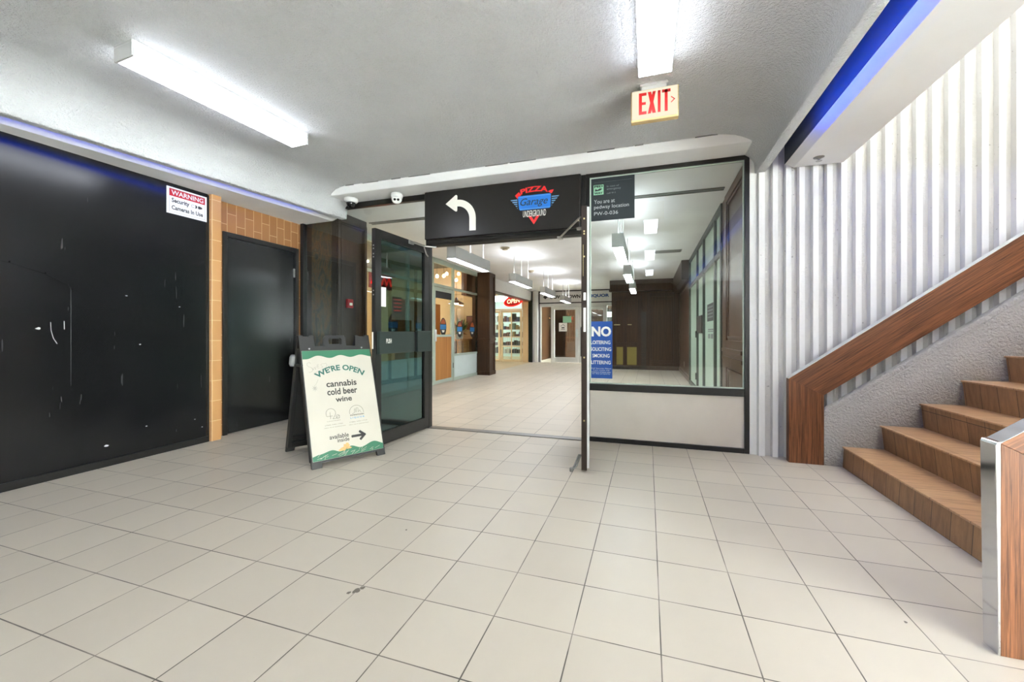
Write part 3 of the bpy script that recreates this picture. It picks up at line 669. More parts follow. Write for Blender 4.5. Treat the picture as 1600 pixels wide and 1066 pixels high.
for u_ in (.075, .54): MB().lathe([(.008, 0), (.007, .006)], P0+U*u_+Vf*1.01, 10, U.cross(Vf)).build('screw', 'steel', g)
# poster sheet
top = []; bot = []; n = 40
hold = lambda u, pts: next((y0+(y1-y0)*(.5-.5*math.cos(PI*(u-x0)/(x1-x0))) for (x0, y0), (x1, y1) in zip(pts, pts[1:]) if x0 <= u <= x1), pts[-1][1])
tw = [(.0, .918), (.04, .917), (.139, .946), (.241, .921), (.332, .945), (.425, .923), (.52, .942), (.63, .92)]
bw = [(0, .095), (.07, .108), (.169, .125), (.235, .103), (.329, .133), (.414, .106), (.535, .137), (.63, .104)]
sh = MB().rect(Ff, .010, .617, .058, .992, .0005, .0025).build('poster_sheet', 'sign sheet', g); sh['label'] = 'cream printed sheet'
s = MB(); us = [.011+.605*k/n for k in range(n+1)]
s.prism([(u, hold(u, tw)) for u in us]+[(.616, .991), (.011, .991)], Ff, .0028, .0036); s.build('wave_print', 'green print', g); s = MB(); s.prism([(.011, .059), (.616, .059)]+[(u, hold(u, bw)) for u in reversed(us)], Ff, .0028, .0036)
s.build('wave_print', 'green print', g)
s = MB(); s.text("WE'RE OPEN", Ff, .118, .512, .742, .795, .03, 0, .003, .0038, arc=(.062, .62)); s.build('lettering', 'teal print', g)
for t_, a, b_, c_, e_, bo in (('cannabis', .182, .448, .659, .715, .022), ('cold beer', .182, .446, .587, .645, .022), ('wine', .245, .388, .522, .567, .022), ('available', .159, .321, .213, .250, .014), ('inside', .221, .322, .179, .212, .014)):
    MB().text(t_, Ff, a, b_, c_, e_, bo, 0, .003, .0038).build('lettering', 'ink', g)
s = MB(); s.stroke([(.352, .209), (.458, .209)], .021, Ff, .003, .0038); s.stroke([(.422, .24), (.460, .209), (.422, .176)], .021, Ff, .003, .0039)
for q in ((.352, .209), (.462, .209), (.422, .24), (.422, .176)): s.prism([(q[0]+.0105*math.cos(k*PI/6), q[1]+.0105*math.sin(k*PI/6)) for k in range(12)], Ff, .003, .0037)
s.build('arrow', 'ink', g)
s = MB(); k_ = dict(d0=.003, d1=.0036)
s.stroke(arc(.192, .432, .040, 200, -35, 16)+[(.205, .383), (.262, .383)], .003, Ff, .003, .0036); s.stroke([(.152, .415), (.158, .408), (.205, .408)], .003, Ff, .003, .0036); s.stroke([(.186, .44), (.186, .385)], .003, Ff, .003, .0036)
s.stroke(arc(.248, .397, .015, 0, 360, 14), .003, Ff, .003, .0036); s.stroke([(.236, .39), (.258, .405)], .003, Ff, .003, .0036)
s.build('line_logo', 'thin ink', g); s = MB()
s.stroke(arc(.414, .412, .063, 0, 180, 18), .003, Ff, .003, .0036); s.stroke([(.351, .412), (.351, .405)], .003, Ff, .003, .0036); s.stroke([(.477, .412), (.477, .405)], .003, Ff, .003, .0036)
s.stroke([(.375, .402), (.395, .41), (.396, .44), (.406, .445), (.406, .412)], .0025, Ff, .003, .0036); s.stroke([(.415, .412), (.416, .452), (.43, .45), (.431, .412), (.445, .43), (.455, .404)], .0025, Ff, .003, .0036)
s.build('line_logo', 'thin ink', g); s = MB()
s.text('CANNABIS', Ff, .152, .268, .362, .368, .0, 0, .003, .0036); s.text('(780) 540-1750', Ff, .134, .284, .328, .338, 0, 0, .003, .0036); s.text('10012 102 ST EDMONTON', Ff, .126, .303, .309, .316, 0, 0, .003, .0036); s.build('small_print', 'thin ink', g); s = MB()
s.text('(780) 540-1754', Ff, .342, .50, .325, .336, 0, 0, .003, .0036); s.build('small_print', 'thin ink', g); s = MB(); s.text('10012 102 ST EDMONTON', Ff, .335, .51, .306, .313, 0, 0, .003, .0036)
s.build('small_print', 'thin ink', g)
s = MB(); s.text('DOWNTOWN', Ff, .354, .478, .385, .397, .03, 0, .003, .0036); s.build('lettering', 'ink', g)
s = MB(); s.text('L I Q U O R', Ff, .353, .481, .358, .374, .03, 0, .003, .0036); s.build('lettering', 'blue print', g)
# pen scrawl
s = MB(); w_ = .0022
s.stroke([(.075, .878), (.06, .89), (.045, .88), (.042, .865), (.055, .85), (.075, .843), (.085, .825), (.08, .81), (.062, .80), (.05, .805)], w_, Ff, .003, .0036)
s.stroke([(.082, .84), (.09, .82), (.1, .845), (.108, .822), (.116, .85)], w_, Ff, .003, .0036); s.stroke([(.14, .865), (.125, .865), (.126, .835), (.142, .835)], w_, Ff, .003, .0036); s.stroke([(.126, .85), (.138, .85)], w_, Ff, .003, .0036)
s.stroke([(.17, .872), (.155, .866), (.158, .852), (.17, .848), (.166, .836), (.15, .836)], w_, Ff, .003, .0036); s.stroke([(.175, .87), (.20, .875), (.207, .86), (.195, .835), (.15, .815), (.09, .79)], w_, Ff, .003, .0036)
for k in range(8): s.stroke([(.086, .66), (.086+.022*math.cos(k*PI/4), .66+.025*math.sin(k*PI/4))], .002, Ff, .003, .0036)
s.stroke([(.092, .685), (.105, .705), (.12, .735)], .002, Ff, .003, .0036); s.stroke([(.076, .65), (.096, .65), (.096, .67), (.076, .67), (.076, .65)], .002, Ff, .003, .0036)
s.build('scribble', 'pencil grey', g)['kind'] = 'stuff'
random.seed(11)
s = MB()
for cx, cy, r in ((.285, .135, .034), (.255, .115, .028), (.31, .12, .022), (.30, .155, .018)): s.prism([(cx+r*random.uniform(.5, 1.3)*math.cos(k*PI/6), cy+r*random.uniform(.3, .8)*math.sin(k*PI/6)) for k in range(12)], Ff, .0037, .0041)
s.build('stain', 'stain tan', g)['kind'] = 'stuff'
s = MB()
for k in range(26):
    cx = random.uniform(.03, .55); cy = .062+random.random()**2*.03; s.stroke([(cx, cy), (cx+random.uniform(.01, .06), cy+random.uniform(.0, .025))], .0025, Ff, .0037, .0040)
s.build('scuff_mark', 'scuff', g)['kind'] = 'stuff'

# ------------------------------------------------------------------ corridor shell
struct('ceiling', B(-4.45, 1.6, 4.30, 19, 2.70, 2.85), 'white plaster', 'white corridor ceiling beyond the glass doors', 'ceiling')
s = MB(); s.box(-3.83, .80, 4.985, 5.0, 2.685, 2.70); s.box(-3.83, .80, 5.05, 5.065, 2.685, 2.70); s.box(-3.83, .80, 5.0, 5.05, 2.694, 2.70)
tag(s.build('ceiling_diffuser', 'slot grey'), 'long grey slot diffuser across the corridor ceiling near the doors', 'vent')
s = MB()
for k in range(4): s.box(.12, .60, 8.45+.06*k, 8.47+.06*k, 2.685, 2.70)
s.box(.10, .62, 8.43, 8.68, 2.694, 2.7); tag(s.build('ceiling_vent', 'slot grey'), 'grey louvred vent in the corridor ceiling before the wood wall', 'vent')
for q, lb in (((-2.53, 7.24), 'beige smoke detector nearest the doors on the corridor ceiling'), ((-2.83, 10.1), 'farther grey smoke detector on the corridor ceiling')):
    g = thing('smoke_detector', lb, 'smoke detector', (q[0], q[1], 2.70)); MB().lathe([(.085, 0), (.085, -.018), (.06, -.024)], (q[0], q[1], 2.7), 22).build('base', 'smoke beige', g, smooth=True); MB().lathe([(.055, -.02), (.05, -.045), (.03, -.052)], (q[0], q[1], 2.7), 18).build('sensor_head', 'smoke beige', g, smooth=True)

# near wood pillar behind the side window, with fire alarm
def panel_relief(s, fr, u0, u1, v0, v1, w, d): s.ring(fr, u0, u1, v0, v1, w, 0, d); return s
g = thing('wood_pillar', 'dark wood clad pillar behind the side window, fire alarm on it', 'pillar', (-4.1, 4.65, 0))
B(-4.42, -3.85, 4.36, 4.96, 0, 2.70).build('core', 'pillar wood', g)
MB().rect(FZ((0, 4.36, 0)), -4.25, -3.93, .15, 2.6, 0, .008).build('front_panel', 'marbled laminate', g)
F = FX((-3.85, 0, 0)); s = MB(); s.ring(F, 4.37, 4.95, .08, 2.62, .05, 0, .018); s.ring(F, 4.43, 4.89, .14, 2.56, .018, 0, .012); s.build('moulding', 'pillar wood', g, .004)
g = thing('fire_alarm', 'red fire alarm pull station on the dark pillar', 'fire alarm', (-3.85, 4.585, 1.5))
MB().rect(F, 4.53, 4.64, 1.44, 1.56, .0, .035).build('housing', 'alarm red', g, .006); MB().rect(F, 4.56, 4.61, 1.475, 1.51, .035, .045).build('pull_handle', 'sign white', g, .003)
g = thing('wood_pillar', 'dark wood clad pillar between the pizza shop and the OPEN sign', 'pillar', (-4.15, 10.2, 0))
B(-4.42, -3.945, 10.0, 10.43, 0, 2.70).build('core', 'walnut', g)
F = FX((-3.945, 0, 0)); s = MB(); s.ring(F, 10.0, 10.43, .02, .92, .07, 0, .02); s.ring(F, 10.0, 10.43, .96, 2.69, .07, 0, .02); s.ring(F, 10.085, 10.345, .1, .84, .02, 0, .012); s.ring(F, 10.085, 10.345, 1.05, 2.6, .02, 0, .012); s.rect(F, 9.99, 10.44, .915, .965, 0, .035); s.rect(F, 9.99, 10.44, 0, .10, 0, .03); s.build('moulding', 'walnut', g, .004)
s = MB(); F = FZ((0, 10.0, 0)); s.rect(F, -4.30, -3.92, .915, .965, 0, .02); s.rect(F, -4.30, -3.92, 0, .10, 0, .015); s.build('chair_rail', 'walnut', g, .004)

# ------------------------------------------------------------------ pizza shop front
XF = -4.3; F = FX((XF, 0, 0))
w = thing('window_3', 'aluminium-framed pizza shop window front along the corridor', 'window', (XF, 7.5, 0), kind='structure')
s = MB()
for y in (4.965, 6.70, 7.63, 8.60, 10.0): s.rect(F, y, y+.05, 0, 2.70, -.03, .03)
s.rect(F, 5.015, 10.0, 2.60, 2.70, -.03, .03)
for a, b_ in ((5.015, 6.70), (6.75, 7.63), (8.65, 10.0)):
    s.rect(F, a, b_, 0, .075, -.03, .03); s.rect(F, a, b_, .57, .62, -.03, .03); s.rect(F, a, b_, 2.10, 2.15, -.03, .03)
s.rect(F, 7.68, 8.60, 2.10, 2.16, -.03, .03)
s.build('frame', 'mint aluminium', w, .003)
for a, b_ in ((5.015, 6.70), (6.75, 7.63), (8.65, 10.0)):
    MB().rect(F, a, b_, .62, 2.10, -.003, .003).build('pane', 'pale glass', w); MB().rect(F, a, b_, 2.15, 2.60, -.003, .003).build('pane', 'pale glass', w); MB().rect(F, a, b_, .075, .57, -.012, .012).build('kick_panel', 'pale kick', w)
MB().rect(F, 7.68, 8.60, 2.16, 2.60, -.003, .003).build('pane', 'pale glass', w)
d = thing('door_4', 'aluminium glass door of the pizza shop with wooden lower panel', 'door', (XF, 8.14, 0), kind='structure')
s = MB(); s.ring(F, 7.69, 8.59, .012, 2.09, .075, -.022, .022); s.rect(F, 7.76, 8.52, 1.02, 1.07, -.022, .022); s.build('door_frame', 'mint aluminium', d, .002)
MB().rect(F, 7.765, 8.515, 1.07, 2.015, -.003, .003).build('pane', 'pale glass', d); MB().rect(F, 7.765, 8.515, .087, 1.02, -.01, .01).build('lower_panel', 'orange ply', d)
MB().rect(F, 7.765, 8.515, 1.86, 2.01, .004, .012).build('dark_strip', 'goods 3', d)
MB().rect(F, 7.70, 7.75, .93, 1.18, .022, .06).build('door_handle', 'white gloss', d, .004)
MB().rect(F, 8.58, 8.60, .3, .42, .022, .03).build('hinge', 'black metal', d)
def oval(y, z, lb, fr=None):
    g = thing('oval_decal', lb, 'decal', (XF, y, z), 'oval logo decals on the pizza shop glass'); q = FX((XF+.0035, y, z))
    el = lambda a, b_, lo=-1.01, hi=1.01: [(a*math.cos(t), b_*math.sin(t)) for t in [2*PI*k/32 for k in range(32)] if lo <= math.sin(t) <= hi]
    MB().prism(el(.15, .20), q, .0004, .0012).build('oval', 'oval black', g)
    MB().prism(el(.12, .175, .25), q, .0013, .0018).build('upper_print', 'oval orange', g)
    MB().rect(q, -.14, .14, -.055, .05, .0013, .0019).build('blue_band', 'oval blue', g)
    MB().prism([(-.07, -.07), (.07, -.07), (.04, -.12), (-.04, -.12)], q, .0013, .0018).build('lower_print', 'sign white', g)
oval(8.14, 1.24, 'oval logo decal on the pizza shop door glass')
oval(8.98, 1.20, 'oval logo decal on the pizza window just right of its door')
oval(9.72, 1.20, 'oval logo decal on the pizza window next to the wood pillar')
oval(6.26, 1.25, 'oval logo decal seen through the tinted glass door, left one')
oval(7.15, 1.25, 'oval logo decal seen through the tinted glass door, right one')
# inside
struct('wall_left', B(-8.6, -8.5, 4.4, 11.3, 0, 3.1), 'shop warm wall', 'warm back wall inside the pizza shop', 'wall')
struct('wall_left', B(-8.6, -4.45, 11.3, 11.4, 0, 3.1), 'shop warm wall', 'warm side wall inside the pizza shop', 'wall')
struct('wall_left', B(-8.6, -4.42, 4.3, 4.4, 0, 3.1), 'grey wall', 'grey near wall inside the pizza shop', 'wall')
struct('ceiling', B(-8.6, -4.45, 4.3, 11.4, 3.1, 3.2), 'shop ceiling', 'dark grey ceiling inside the pizza shop', 'ceiling')
struct('wall_left', B(-4.45, -4.33, 4.3, 11.4, 2.70, 3.1), 'grey wall', 'grey bulkhead above the pizza shop front', 'wall')
struct('wall_left', B(-5.95, -5.85, 8.6, 10.9, 0, 1.95), 'orange ply', 'plywood partition inside the pizza shop behind its door', 'wall')
g = thing('duct_box', 'dark brown boxed panel behind the top pane by the wood pillar', 'panel', (-4.68, 10.35, 2.1)); B(-4.76, -4.6, 10.05, 10.75, 2.12, 3.1).build('box', 'lamp brown', g, .004)
g = thing('counter', 'wooden counter of slatted crates behind the pizza window', 'counter', (-4.75, 10.1, 0))
B(-5.05, -4.48, 9.35, 10.9, .905, .95).build('counter_top', 'counter wood', g, .004)
for k in range(5): B(-4.56, -4.52, 9.37+.31*k, 9.60+.31*k, .0, .905).build('front_board', 'counter wood', g, .003)
B(-5.0, -4.58, 9.37, 10.85, .0, .90).build('carcass', 'walnut', g)
g = thing('potted_plant', 'leafy plant in a pale pot on the pizza shop counter', 'plant', (-4.75, 9.92, .95))
MB().lathe([(.08, 0), (.10, .19), (.095, .19), (.09, .17)], (-4.75, 9.92, .95), 20).build('pot', 'pot', g, smooth=True)
random.seed(5); s = MB(); s2 = MB(); s3 = MB()
for k in range(110):
    a = random.uniform(0, 2*PI); e = random.uniform(-.25, 1.35); L_ = random.uniform(.22, .48); base = Vector((-4.75, 9.92, 1.12)); dr = Vector((math.cos(a)*math.cos(e)*.8, math.sin(a)*math.cos(e), math.sin(e)))
    tip = base+dr*L_; sd = dr.cross(Vector((0, 0, 1))); sd = sd.normalized()*.045 if sd.length > .01 else Vector((.045, 0, 0)); mid = base+dr*L_*.6; up_ = sd.cross(dr).normalized()*.008
    t_ = s if k % 3 == 0 else s2
    if k % 9 == 4: t_ = s3
    v = [t_.b.verts.new(p) for p in (base, mid-sd, tip, mid+sd, mid+up_)]
    for f in ((0, 1, 4), (1, 2, 4), (2, 3, 4), (3, 0, 4)): t_.b.faces.new([v[i] for i in f])
s.build('foliage', 'leaf', g); s2.build('foliage', 'leaf dark', g); s3.build('flowers', 'flower', g)
g = thing('pendant_lamp', 'copper-brown dome lamp hanging inside the pizza window', 'lamp', (-4.8, 9.83, 3.1))
MB().lathe([(.02, .16), (.04, .13), (.05, .09), (.19, .02), (.20, 0), (.19, .0), (.05, .08)], (-4.8, 9.83, 1.88), 24).build('lamp_shade', 'lamp brown', g, smooth=True)
MB().lathe([(.03, -.02), (.055, .005), (.03, .07)], (-4.8, 9.83, 1.88), 14).build('bulb', 'warm lamp', g); MB().tube([(-4.8, 9.83, 2.02), (-4.8, 9.83, 3.1)], .005, 6).build('cord', 'black metal', g)
for k, (y, z, xx) in enumerate(((9.70, 2.60, -5.3), (10.08, 2.66, -5.3), (10.25, 2.74, -5.3), (10.62, 2.70, -5.3), (10.85, 2.64, -5.3), (11.0, 2.84, -5.3))):
    g = thing('string_bulb', 'small warm bulb hanging behind the upper pizza shop panes', 'lamp', (xx, y, z), 'warm bulbs behind the upper pizza panes'); MB().lathe([(.012, .06), (.035, .03), (.04, 0), (.02, -.03)], (xx, y, z), 12).build('bulb', 'warm bulb', g, smooth=True); MB().tube([(xx, y, z+.06), (xx, y, 3.1)], .004, 6).build('cord', 'black metal', g)
g = thing('picture', 'framed dark picture on the pizza shop wall beside the plant', 'picture', (-5.05, 11.28, 1.2)); F2 = FZ((0, 11.3, 0)); MB().rect(F2, -5.17, -4.93, 1.2, 1.62, 0, .03).build('frame', 'black metal', g); MB().rect(F2, -5.15, -4.95, 1.22, 1.60, .03, .034).build('print', 'goods 0', g)
tag(B(-7.9, -7.3, 6.0, 9.5, 3.06, 3.1).build('ceiling_panel_light', 'warm shop fill'), 'flat fill light added out of view deep inside the pizza shop', 'ceiling light')  # unseen glowing panel added to brighten the shop interior
g = thing('neon_sign', 'red neon sign glowing in the pizza window left of the open door', 'sign', (-4.31, 5.93, 1.85)); q = FX((-4.305, 0, 0))
MB().rect(q, 5.62, 6.24, 1.85, 2.16, -.02, -.002).build('backing', 'red print', g)
s = MB(); s.tube([(-4.295, 5.66+.068*k, 1.92+.15*(k % 2)) for k in range(9)], .012, 8); s.tube([(-4.295, 5.65, 2.13), (-4.295, 6.21, 2.13)], .012, 8); s.build('neon_tube', 'neon red', g)
g = thing('menu_board', 'red-lit menu board seen through the tinted door', 'sign', (-4.31, 6.4, 1.46)); MB().rect(q, 6.26, 6.54, 1.46, 1.76, -.02, -.002).build('panel', 'black metal', g)
s = MB()
for k in range(4): s.tube([(-4.298, 6.29, 1.51+.065*k), (-4.298, 6.51, 1.51+.065*k)], .008, 6)
s.build('neon_tube', 'neon red', g)
g = tag(MB().rect((X @ Vector((W, .004, 0)), X.to_3x3() @ Vector((-1, 0, 0)), Vector((0, 0, 1))), .10, .175, 1.36, 1.55, 0, .0015).build('paper_notice', 'sign white'), 'white paper note taped on the tinted open door', 'notice')

# ------------------------------------------------------------------ second shop (alcove with OPEN sign)
struct('wall_left', B(-4.45, -4.22, 10.33, 15.35, 2.34, 2.70), 'white paint', 'white fascia over the alcove beyond the wood pillar', 'wall')
struct('trim_10', B(-4.46, -4.215, 10.33, 15.35, 2.31, 2.34), 'walnut x', 'dark edge strip under the alcove fascia', 'trim')
struct('ceiling', B(-9, -4.45, 11.4, 19, 2.62, 2.72), 'white paint', 'white ceiling of the alcove and shop', 'ceiling')
struct('wall_left', B(-4.30, -4.15, 14.98, 15.35, 0, 2.34), 'dark green glass', 'dark green glossy jamb right of the OPEN shop', 'wall')
struct('wall_left', B(-4.52, -4.30, 14.95, 15.3, 0, 2.62), 'beige wall', 'beige wall strip right of the OPEN shop door', 'wall')
struct('wall_left', B(-4.15, -3.95, 15.05, 15.4, 0, 2.70), 'white paint', 'white pier between the OPEN shop and the liquor store', 'wall')
F = FZ((0, 14.96, 0))
d = thing('door_5', 'beige-framed glazed double door of the OPEN shop', 'door', (-5.3, 15, 0), kind='structure')
s = MB(); s.ring(F, -6.4, -4.50, 1.99, 2.62, .05, -.03, .03); s.ring(F, -5.40, -4.54, .01, 1.98, .085, -.025, .025); s.ring(F, -6.28, -5.42, .01, 1.98, .085, -.025, .025); s.rect(F, -4.99, -4.95, .09, 1.9, -.02, .02); s.rect(F, -5.32, -4.62, .58, .62, -.02, .02); s.rect(F, -5.32, -4.62, .95, .98, -.02, .02)
s.build('door_frame', 'beige frame', d, .003)
MB().rect(F, -5.32, -4.62, .09, 1.9, -.003, .003).build('pane', 'pale glass', d); MB().rect(F, -6.2, -5.5, .09, 1.9, -.003, .003).build('pane', 'pale glass', d); MB().rect(F, -6.35, -4.55, 2.04, 2.57, -.003, .003).build('pane', 'pale glass', d)
MB().rect(F, -5.42, -5.37, .95, 1.25, .025, .06).build('door_handle', 'dull steel', d)
g = thing('open_sign', 'red neon OPEN sign above the far beige shop door', 'sign', (-4.86, 14.9, 2.12)); F2 = FZ((0, 14.88, 0))
el = [(-4.86+.37*math.cos(2*PI*k/28), 2.33+.195*math.sin(2*PI*k/28)+.06*math.cos(2*PI*k/28)) for k in range(28)]
MB().prism(el, F2, -.05, 0).build('backing', 'red print', g)
MB().tube([(p[0], 14.86, p[1]) for p in el], .016, 8, True).build('neon_tube', 'neon red', g)
s = MB(); s.text('OPEN', (F2[0]+Vector((0, -.01, 0)), F2[1], F2[2]), -5.12, -4.60, 2.25, 2.42, .03, .15, rot=.1); s.build('lettering', 'neon core', g)
struct('wall_left', B(-9, -8.9, 11.4, 19, 0, 2.62), 'shop wall', 'pale wall at the side of the OPEN shop', 'wall')
struct('wall_left', B(-9, -4.2, 18.5, 18.6, 0, 2.7), 'shop wall', 'pale back wall inside the OPEN shop', 'wall')
struct('wall_left', B(-4.56, -4.46, 15.3, 18.5, 0, 2.62), 'shop wall', 'pale side wall inside the OPEN shop', 'wall')
for k, y in enumerate((15.7, 16.7, 17.7)):
    tag(B(-8.2, -4.9, y, y+.14, 2.56, 2.62).build('ceiling_light', 'shop light'), ('nearest', 'middle', 'rearmost')[k]+' of the bright tube lights inside the OPEN shop', 'ceiling light', 'tube lights in the OPEN shop')
g = thing('display_shelf', 'white wire display rack inside the OPEN shop door', 'shelf', (-5.3, 16.4, 0))
for k in range(5): B(-6.4, -4.7, 16.3, 16.65, .25+.33*k, .27+.33*k).build('shelf_board', 'white gloss', g)
s = MB()
for k in range(18): s.box(-6.4+.1*k, -6.392+.1*k, 16.29, 16.298, .25, .95)
for x in (-6.4, -5.55, -4.71): s.box(x, x+.02, 16.62, 16.65, 0, 1.7)
s.build('wire_front', 'steel', g)
random.seed(9); n = 0
for k in range(5):
    x = -6.35
    while x < -4.8:
        ww = random.uniform(.08, .16); hh = random.uniform(.12, .27)
        c_ = 'goods %d' % random.randrange(8)
        tag(B(x, x+ww*.9, 16.36, 16.55, .2705+.33*k, .2705+.33*k+hh).build('goods_box', c_), 'small packet on the rack inside the OPEN shop', 'packet', 'packets on the rack in the OPEN shop', )
        x += ww+.02
g = thing('wall_poster', 'dark poster at the top of the OPEN shop door', 'poster', (-4.9, 15.02, 1.6)); MB().rect(FZ((0, 15.0, 0)), -5.0, -4.78, 1.62, 1.86, 0, .003).build('print', 'goods 3', g)

# ------------------------------------------------------------------ liquor store end wall
F = FZ((0, 15.2, 0))
g = thing('fascia_sign', 'long white DOWNTOWN LIQUOR fascia sign at the corridor end', 'sign', (-2.5, 15.2, 2.23))
MB().rect(F, -3.93, -1.0, 2.26, 2.66, 0, .02).build('panel', 'white paint', g)
s = MB(); s.rect(F, -3.95, -1.0, 2.22, 2.26, 0, .03); s.rect(F, -3.95, -1.0, 2.66, 2.70, 0, .03); s.rect(F, -3.95, -3.91, 0, 2.66, 0, .03); s.build('border', 'black metal', g)
s = MB(); Fl = FZ((0, 15.18, 0)); s.text('DOWNTOWN', Fl, -3.50, -2.36, 2.40, 2.535, .05); s.build('lettering', 'ink', g); s = MB(); s.prism([(-3.78, 2.47), (-3.69, 2.55), (-3.60, 2.47), (-3.69, 2.39)], Fl, .0006, .002); s.build('diamond_mark', 'ink', g)
s = MB(); s.text('LIQUOR', Fl, -2.06, -1.32, 2.40, 2.535, .05); s.build('lettering', 'navy sign', g)
w = thing('window_4', 'white-framed side lights of the liquor store front', 'window', (-2.5, 15.2, 0), kind='structure')
s = MB(); s.rect(F, -3.91, -1.0, 2.10, 2.22, -.03, .03)
for a, b_ in ((-3.91, -3.85), (-3.47, -3.44), (-1.43, -1.40), (-1.2, -1.16)): s.rect(F, a, b_, 0, 2.10, -.03, .03)
s.build('frame', 'white aluminium', w, .003)
MB().rect(F, -3.85, -3.47, 0, 2.10, -.003, .003).build('pane', 'pale glass', w); MB().rect(F, -1.40, -1.2, 0, 2.10, -.003, .003).build('pane', 'pale glass', w)
for nm, a, b_, lb in (('door_6', -3.44, -2.44, 'white-framed glass liquor store door with a paper notice'), ('door_7', -2.43, -1.43, 'second white-framed liquor store door with dark pull handle')):
    d = thing(nm, lb, 'door', ((a+b_)/2, 15.2, 0), kind='structure'); s = MB(); s.ring(F, a, b_, .012, 2.09, .11, -.025, .025); s.rect(F, a+.11, b_-.11, .12, .2, -.025, .025); s.build('door_frame', 'white aluminium', d, .003)
    MB().rect(F, a+.11, b_-.11, .2, 1.98, -.003, .003).build('pane', 'pale glass', d)
    if nm == 'door_7': MB().tube([(-2.32, 15.12, .25), (-2.32, 15.12, 1.3), (-2.32, 15.18, 1.32)], .03, 8).build('pull_handle', 'black metal', d)
    else: MB().rect(F, b_-.09, b_-.01, .95, 1.25, .025, .06).build('lock_box', 'pale kick', d)
g = tag(MB().rect(FZ((0, 15.195, 0)), -3.17, -2.86, 1.17, 1.49, 0, .003).build('paper_notice', 'sign white'), 'white square notice with a small roof drawing on the liquor door', 'notice')
s = MB(); q = FZ((0, 15.191, 0)); s.stroke([(-3.1, 1.36), (-3.015, 1.43), (-2.93, 1.36)], .012, q, 0, .001); s.rect(q, -3.09, -2.94, 1.24, 1.26, 0, .001); s.rect(q, -3.07, -2.96, 1.29, 1.33, 0, .001); o = s.build('drawing', 'ink', g)
g = tag(MB().rect(FZ((0, 15.195, 0)), -3.02, -2.70, 1.50, 1.74, 0, .003).build('green_notice', 'pale green print'), 'pale green card above the white notice on the liquor door', 'notice')
struct('wall_far', B(-4.5, 1.6, 18.5, 18.6, 0, 2.7), 'walnut', 'dark panelled back wall inside the liquor store', 'wall')
struct('wall_far', B(-4.2, -4.1, 15.4, 18.5, 0, 2.7), 'walnut', 'dark side wall inside the liquor store', 'wall')
g = thing('display_cabinet', 'dark wood cabinet inside the liquor store behind the door', 'cabinet', (-3.2, 17.5, 0)); B(-3.3, -2.75, 17.2, 18.0, 0, 2.2).build('body', 'walnut', g, .005); B(-3.32, -2.73, 17.18, 18.02, .9, .95).build('rail', 'walnut red', g)
g = thing('cooler', 'glowing drinks cooler inside the liquor store seen above the blue sign', 'cooler', (-1.3, 17.5, 0)); B(-1.75, -1.0, 17.4, 18.1, 0, 2.1).build('body', 'dark plastic', g, .01); B(-1.7, -1.05, 17.38, 17.4, 1.78, 1.98).build('header_light', 'green shop light', g)
tag(B(-3.0, -2.6, 16.4, 17.0, 2.68, 2.70).build('ceiling_panel_light', 'green shop light'), 'dim ceiling light inside the liquor store', 'ceiling light')

# ------------------------------------------------------------------ right side of the corridor
# wood panel wall next to the window
F = FNX((.87, 0, 0)); Fy = lambda a, b_: (-b_, -a)
struct('wall_right', B(.87, 1.1, 4.285, 5.60, 0, 2.70), 'walnut red', 'reddish wood panelled wall just inside the window', 'wall')
s = MB()
def nring(s, y0, y1, z0, z1, w, d0, d1): s.ring(F, -y1, -y0, z0, z1, w, d0, d1)
nring(s, 4.30, 5.33, .02, .80, .09, 0, .02); nring(s, 4.30, 5.33, .93, 2.69, .09, 0, .02); nring(s, 4.42, 5.20, .13, .70, .025, 0, .014); nring(s, 4.42, 5.20, 1.04, 2.58, .025, 0, .014)
s.rect(F, -5.34, -4.29, .80, .84, 0, .045); s.rect(F, -5.34, -4.29, .84, .89, 0, .025); s.rect(F, -5.34, -4.29, .89, .93, 0, .05)
struct('trim_11', s, 'walnut red', 'wood mouldings and chair rail on the reddish panelled wall', 'moulding', bevel=.004)
w = thing('window_5', 'dark-framed frosted office glazing along the right corridor wall', 'window', (.89, 7.6, 0), kind='structure'); F = FNX((.89, 0, 0))
s = MB()
for y in (5.60, 6.12, 7.3, 8.2, 9.62): s.rect(F, -y-.07, -y, 0, 2.62, -.04, .04)
s.rect(F, -9.69, -5.6, 2.62, 2.70, -.04, .04); s.rect(F, -9.69, -5.6, 2.07, 2.14, -.035, .035); s.rect(F, -9.69, -5.6, 0, .09, -.035, .035); s.build('frame', 'dark frame', w, .003)
for a, b_ in ((5.67, 6.12), (6.19, 7.3), (7.37, 8.2), (8.27, 9.62)):
    MB().rect(F, -b_, -a, .09, 2.07, -.006, .006).build('pane', 'frost pane', w); MB().rect(F, -b_, -a, 2.14, 2.62, -.006, .006).build('pane', 'frost pane', w)
MB().rect(F, -8.05, -7.38, 1.10, 1.40, .006, .05).build('lock_box', 'dark plastic', w, .004)
s = MB(); s.rect(F, -8.24, -8.20, 1.02, 1.14, .04, .06); s.rect(F, -8.24, -8.20, .25, .37, .04, .06); s.build('hinge', 'black metal', w)
g = thing('paper_notice', 'dark notice with pale lines on the frosted office glass', 'notice', (.88, 6.72, 1.28)); F2 = FNX((.884, 0, 0))
MB().rect(F2, -7.04, -6.40, 1.28, 1.54, 0, .003).build('sheet', 'goods 3', g); s = MB()
for k in range(4): s.rect(F2, -6.98, -6.46, 1.33+.05*k, 1.35+.05*k, .003, .004)
s.build('print_lines', 'dim print', g)
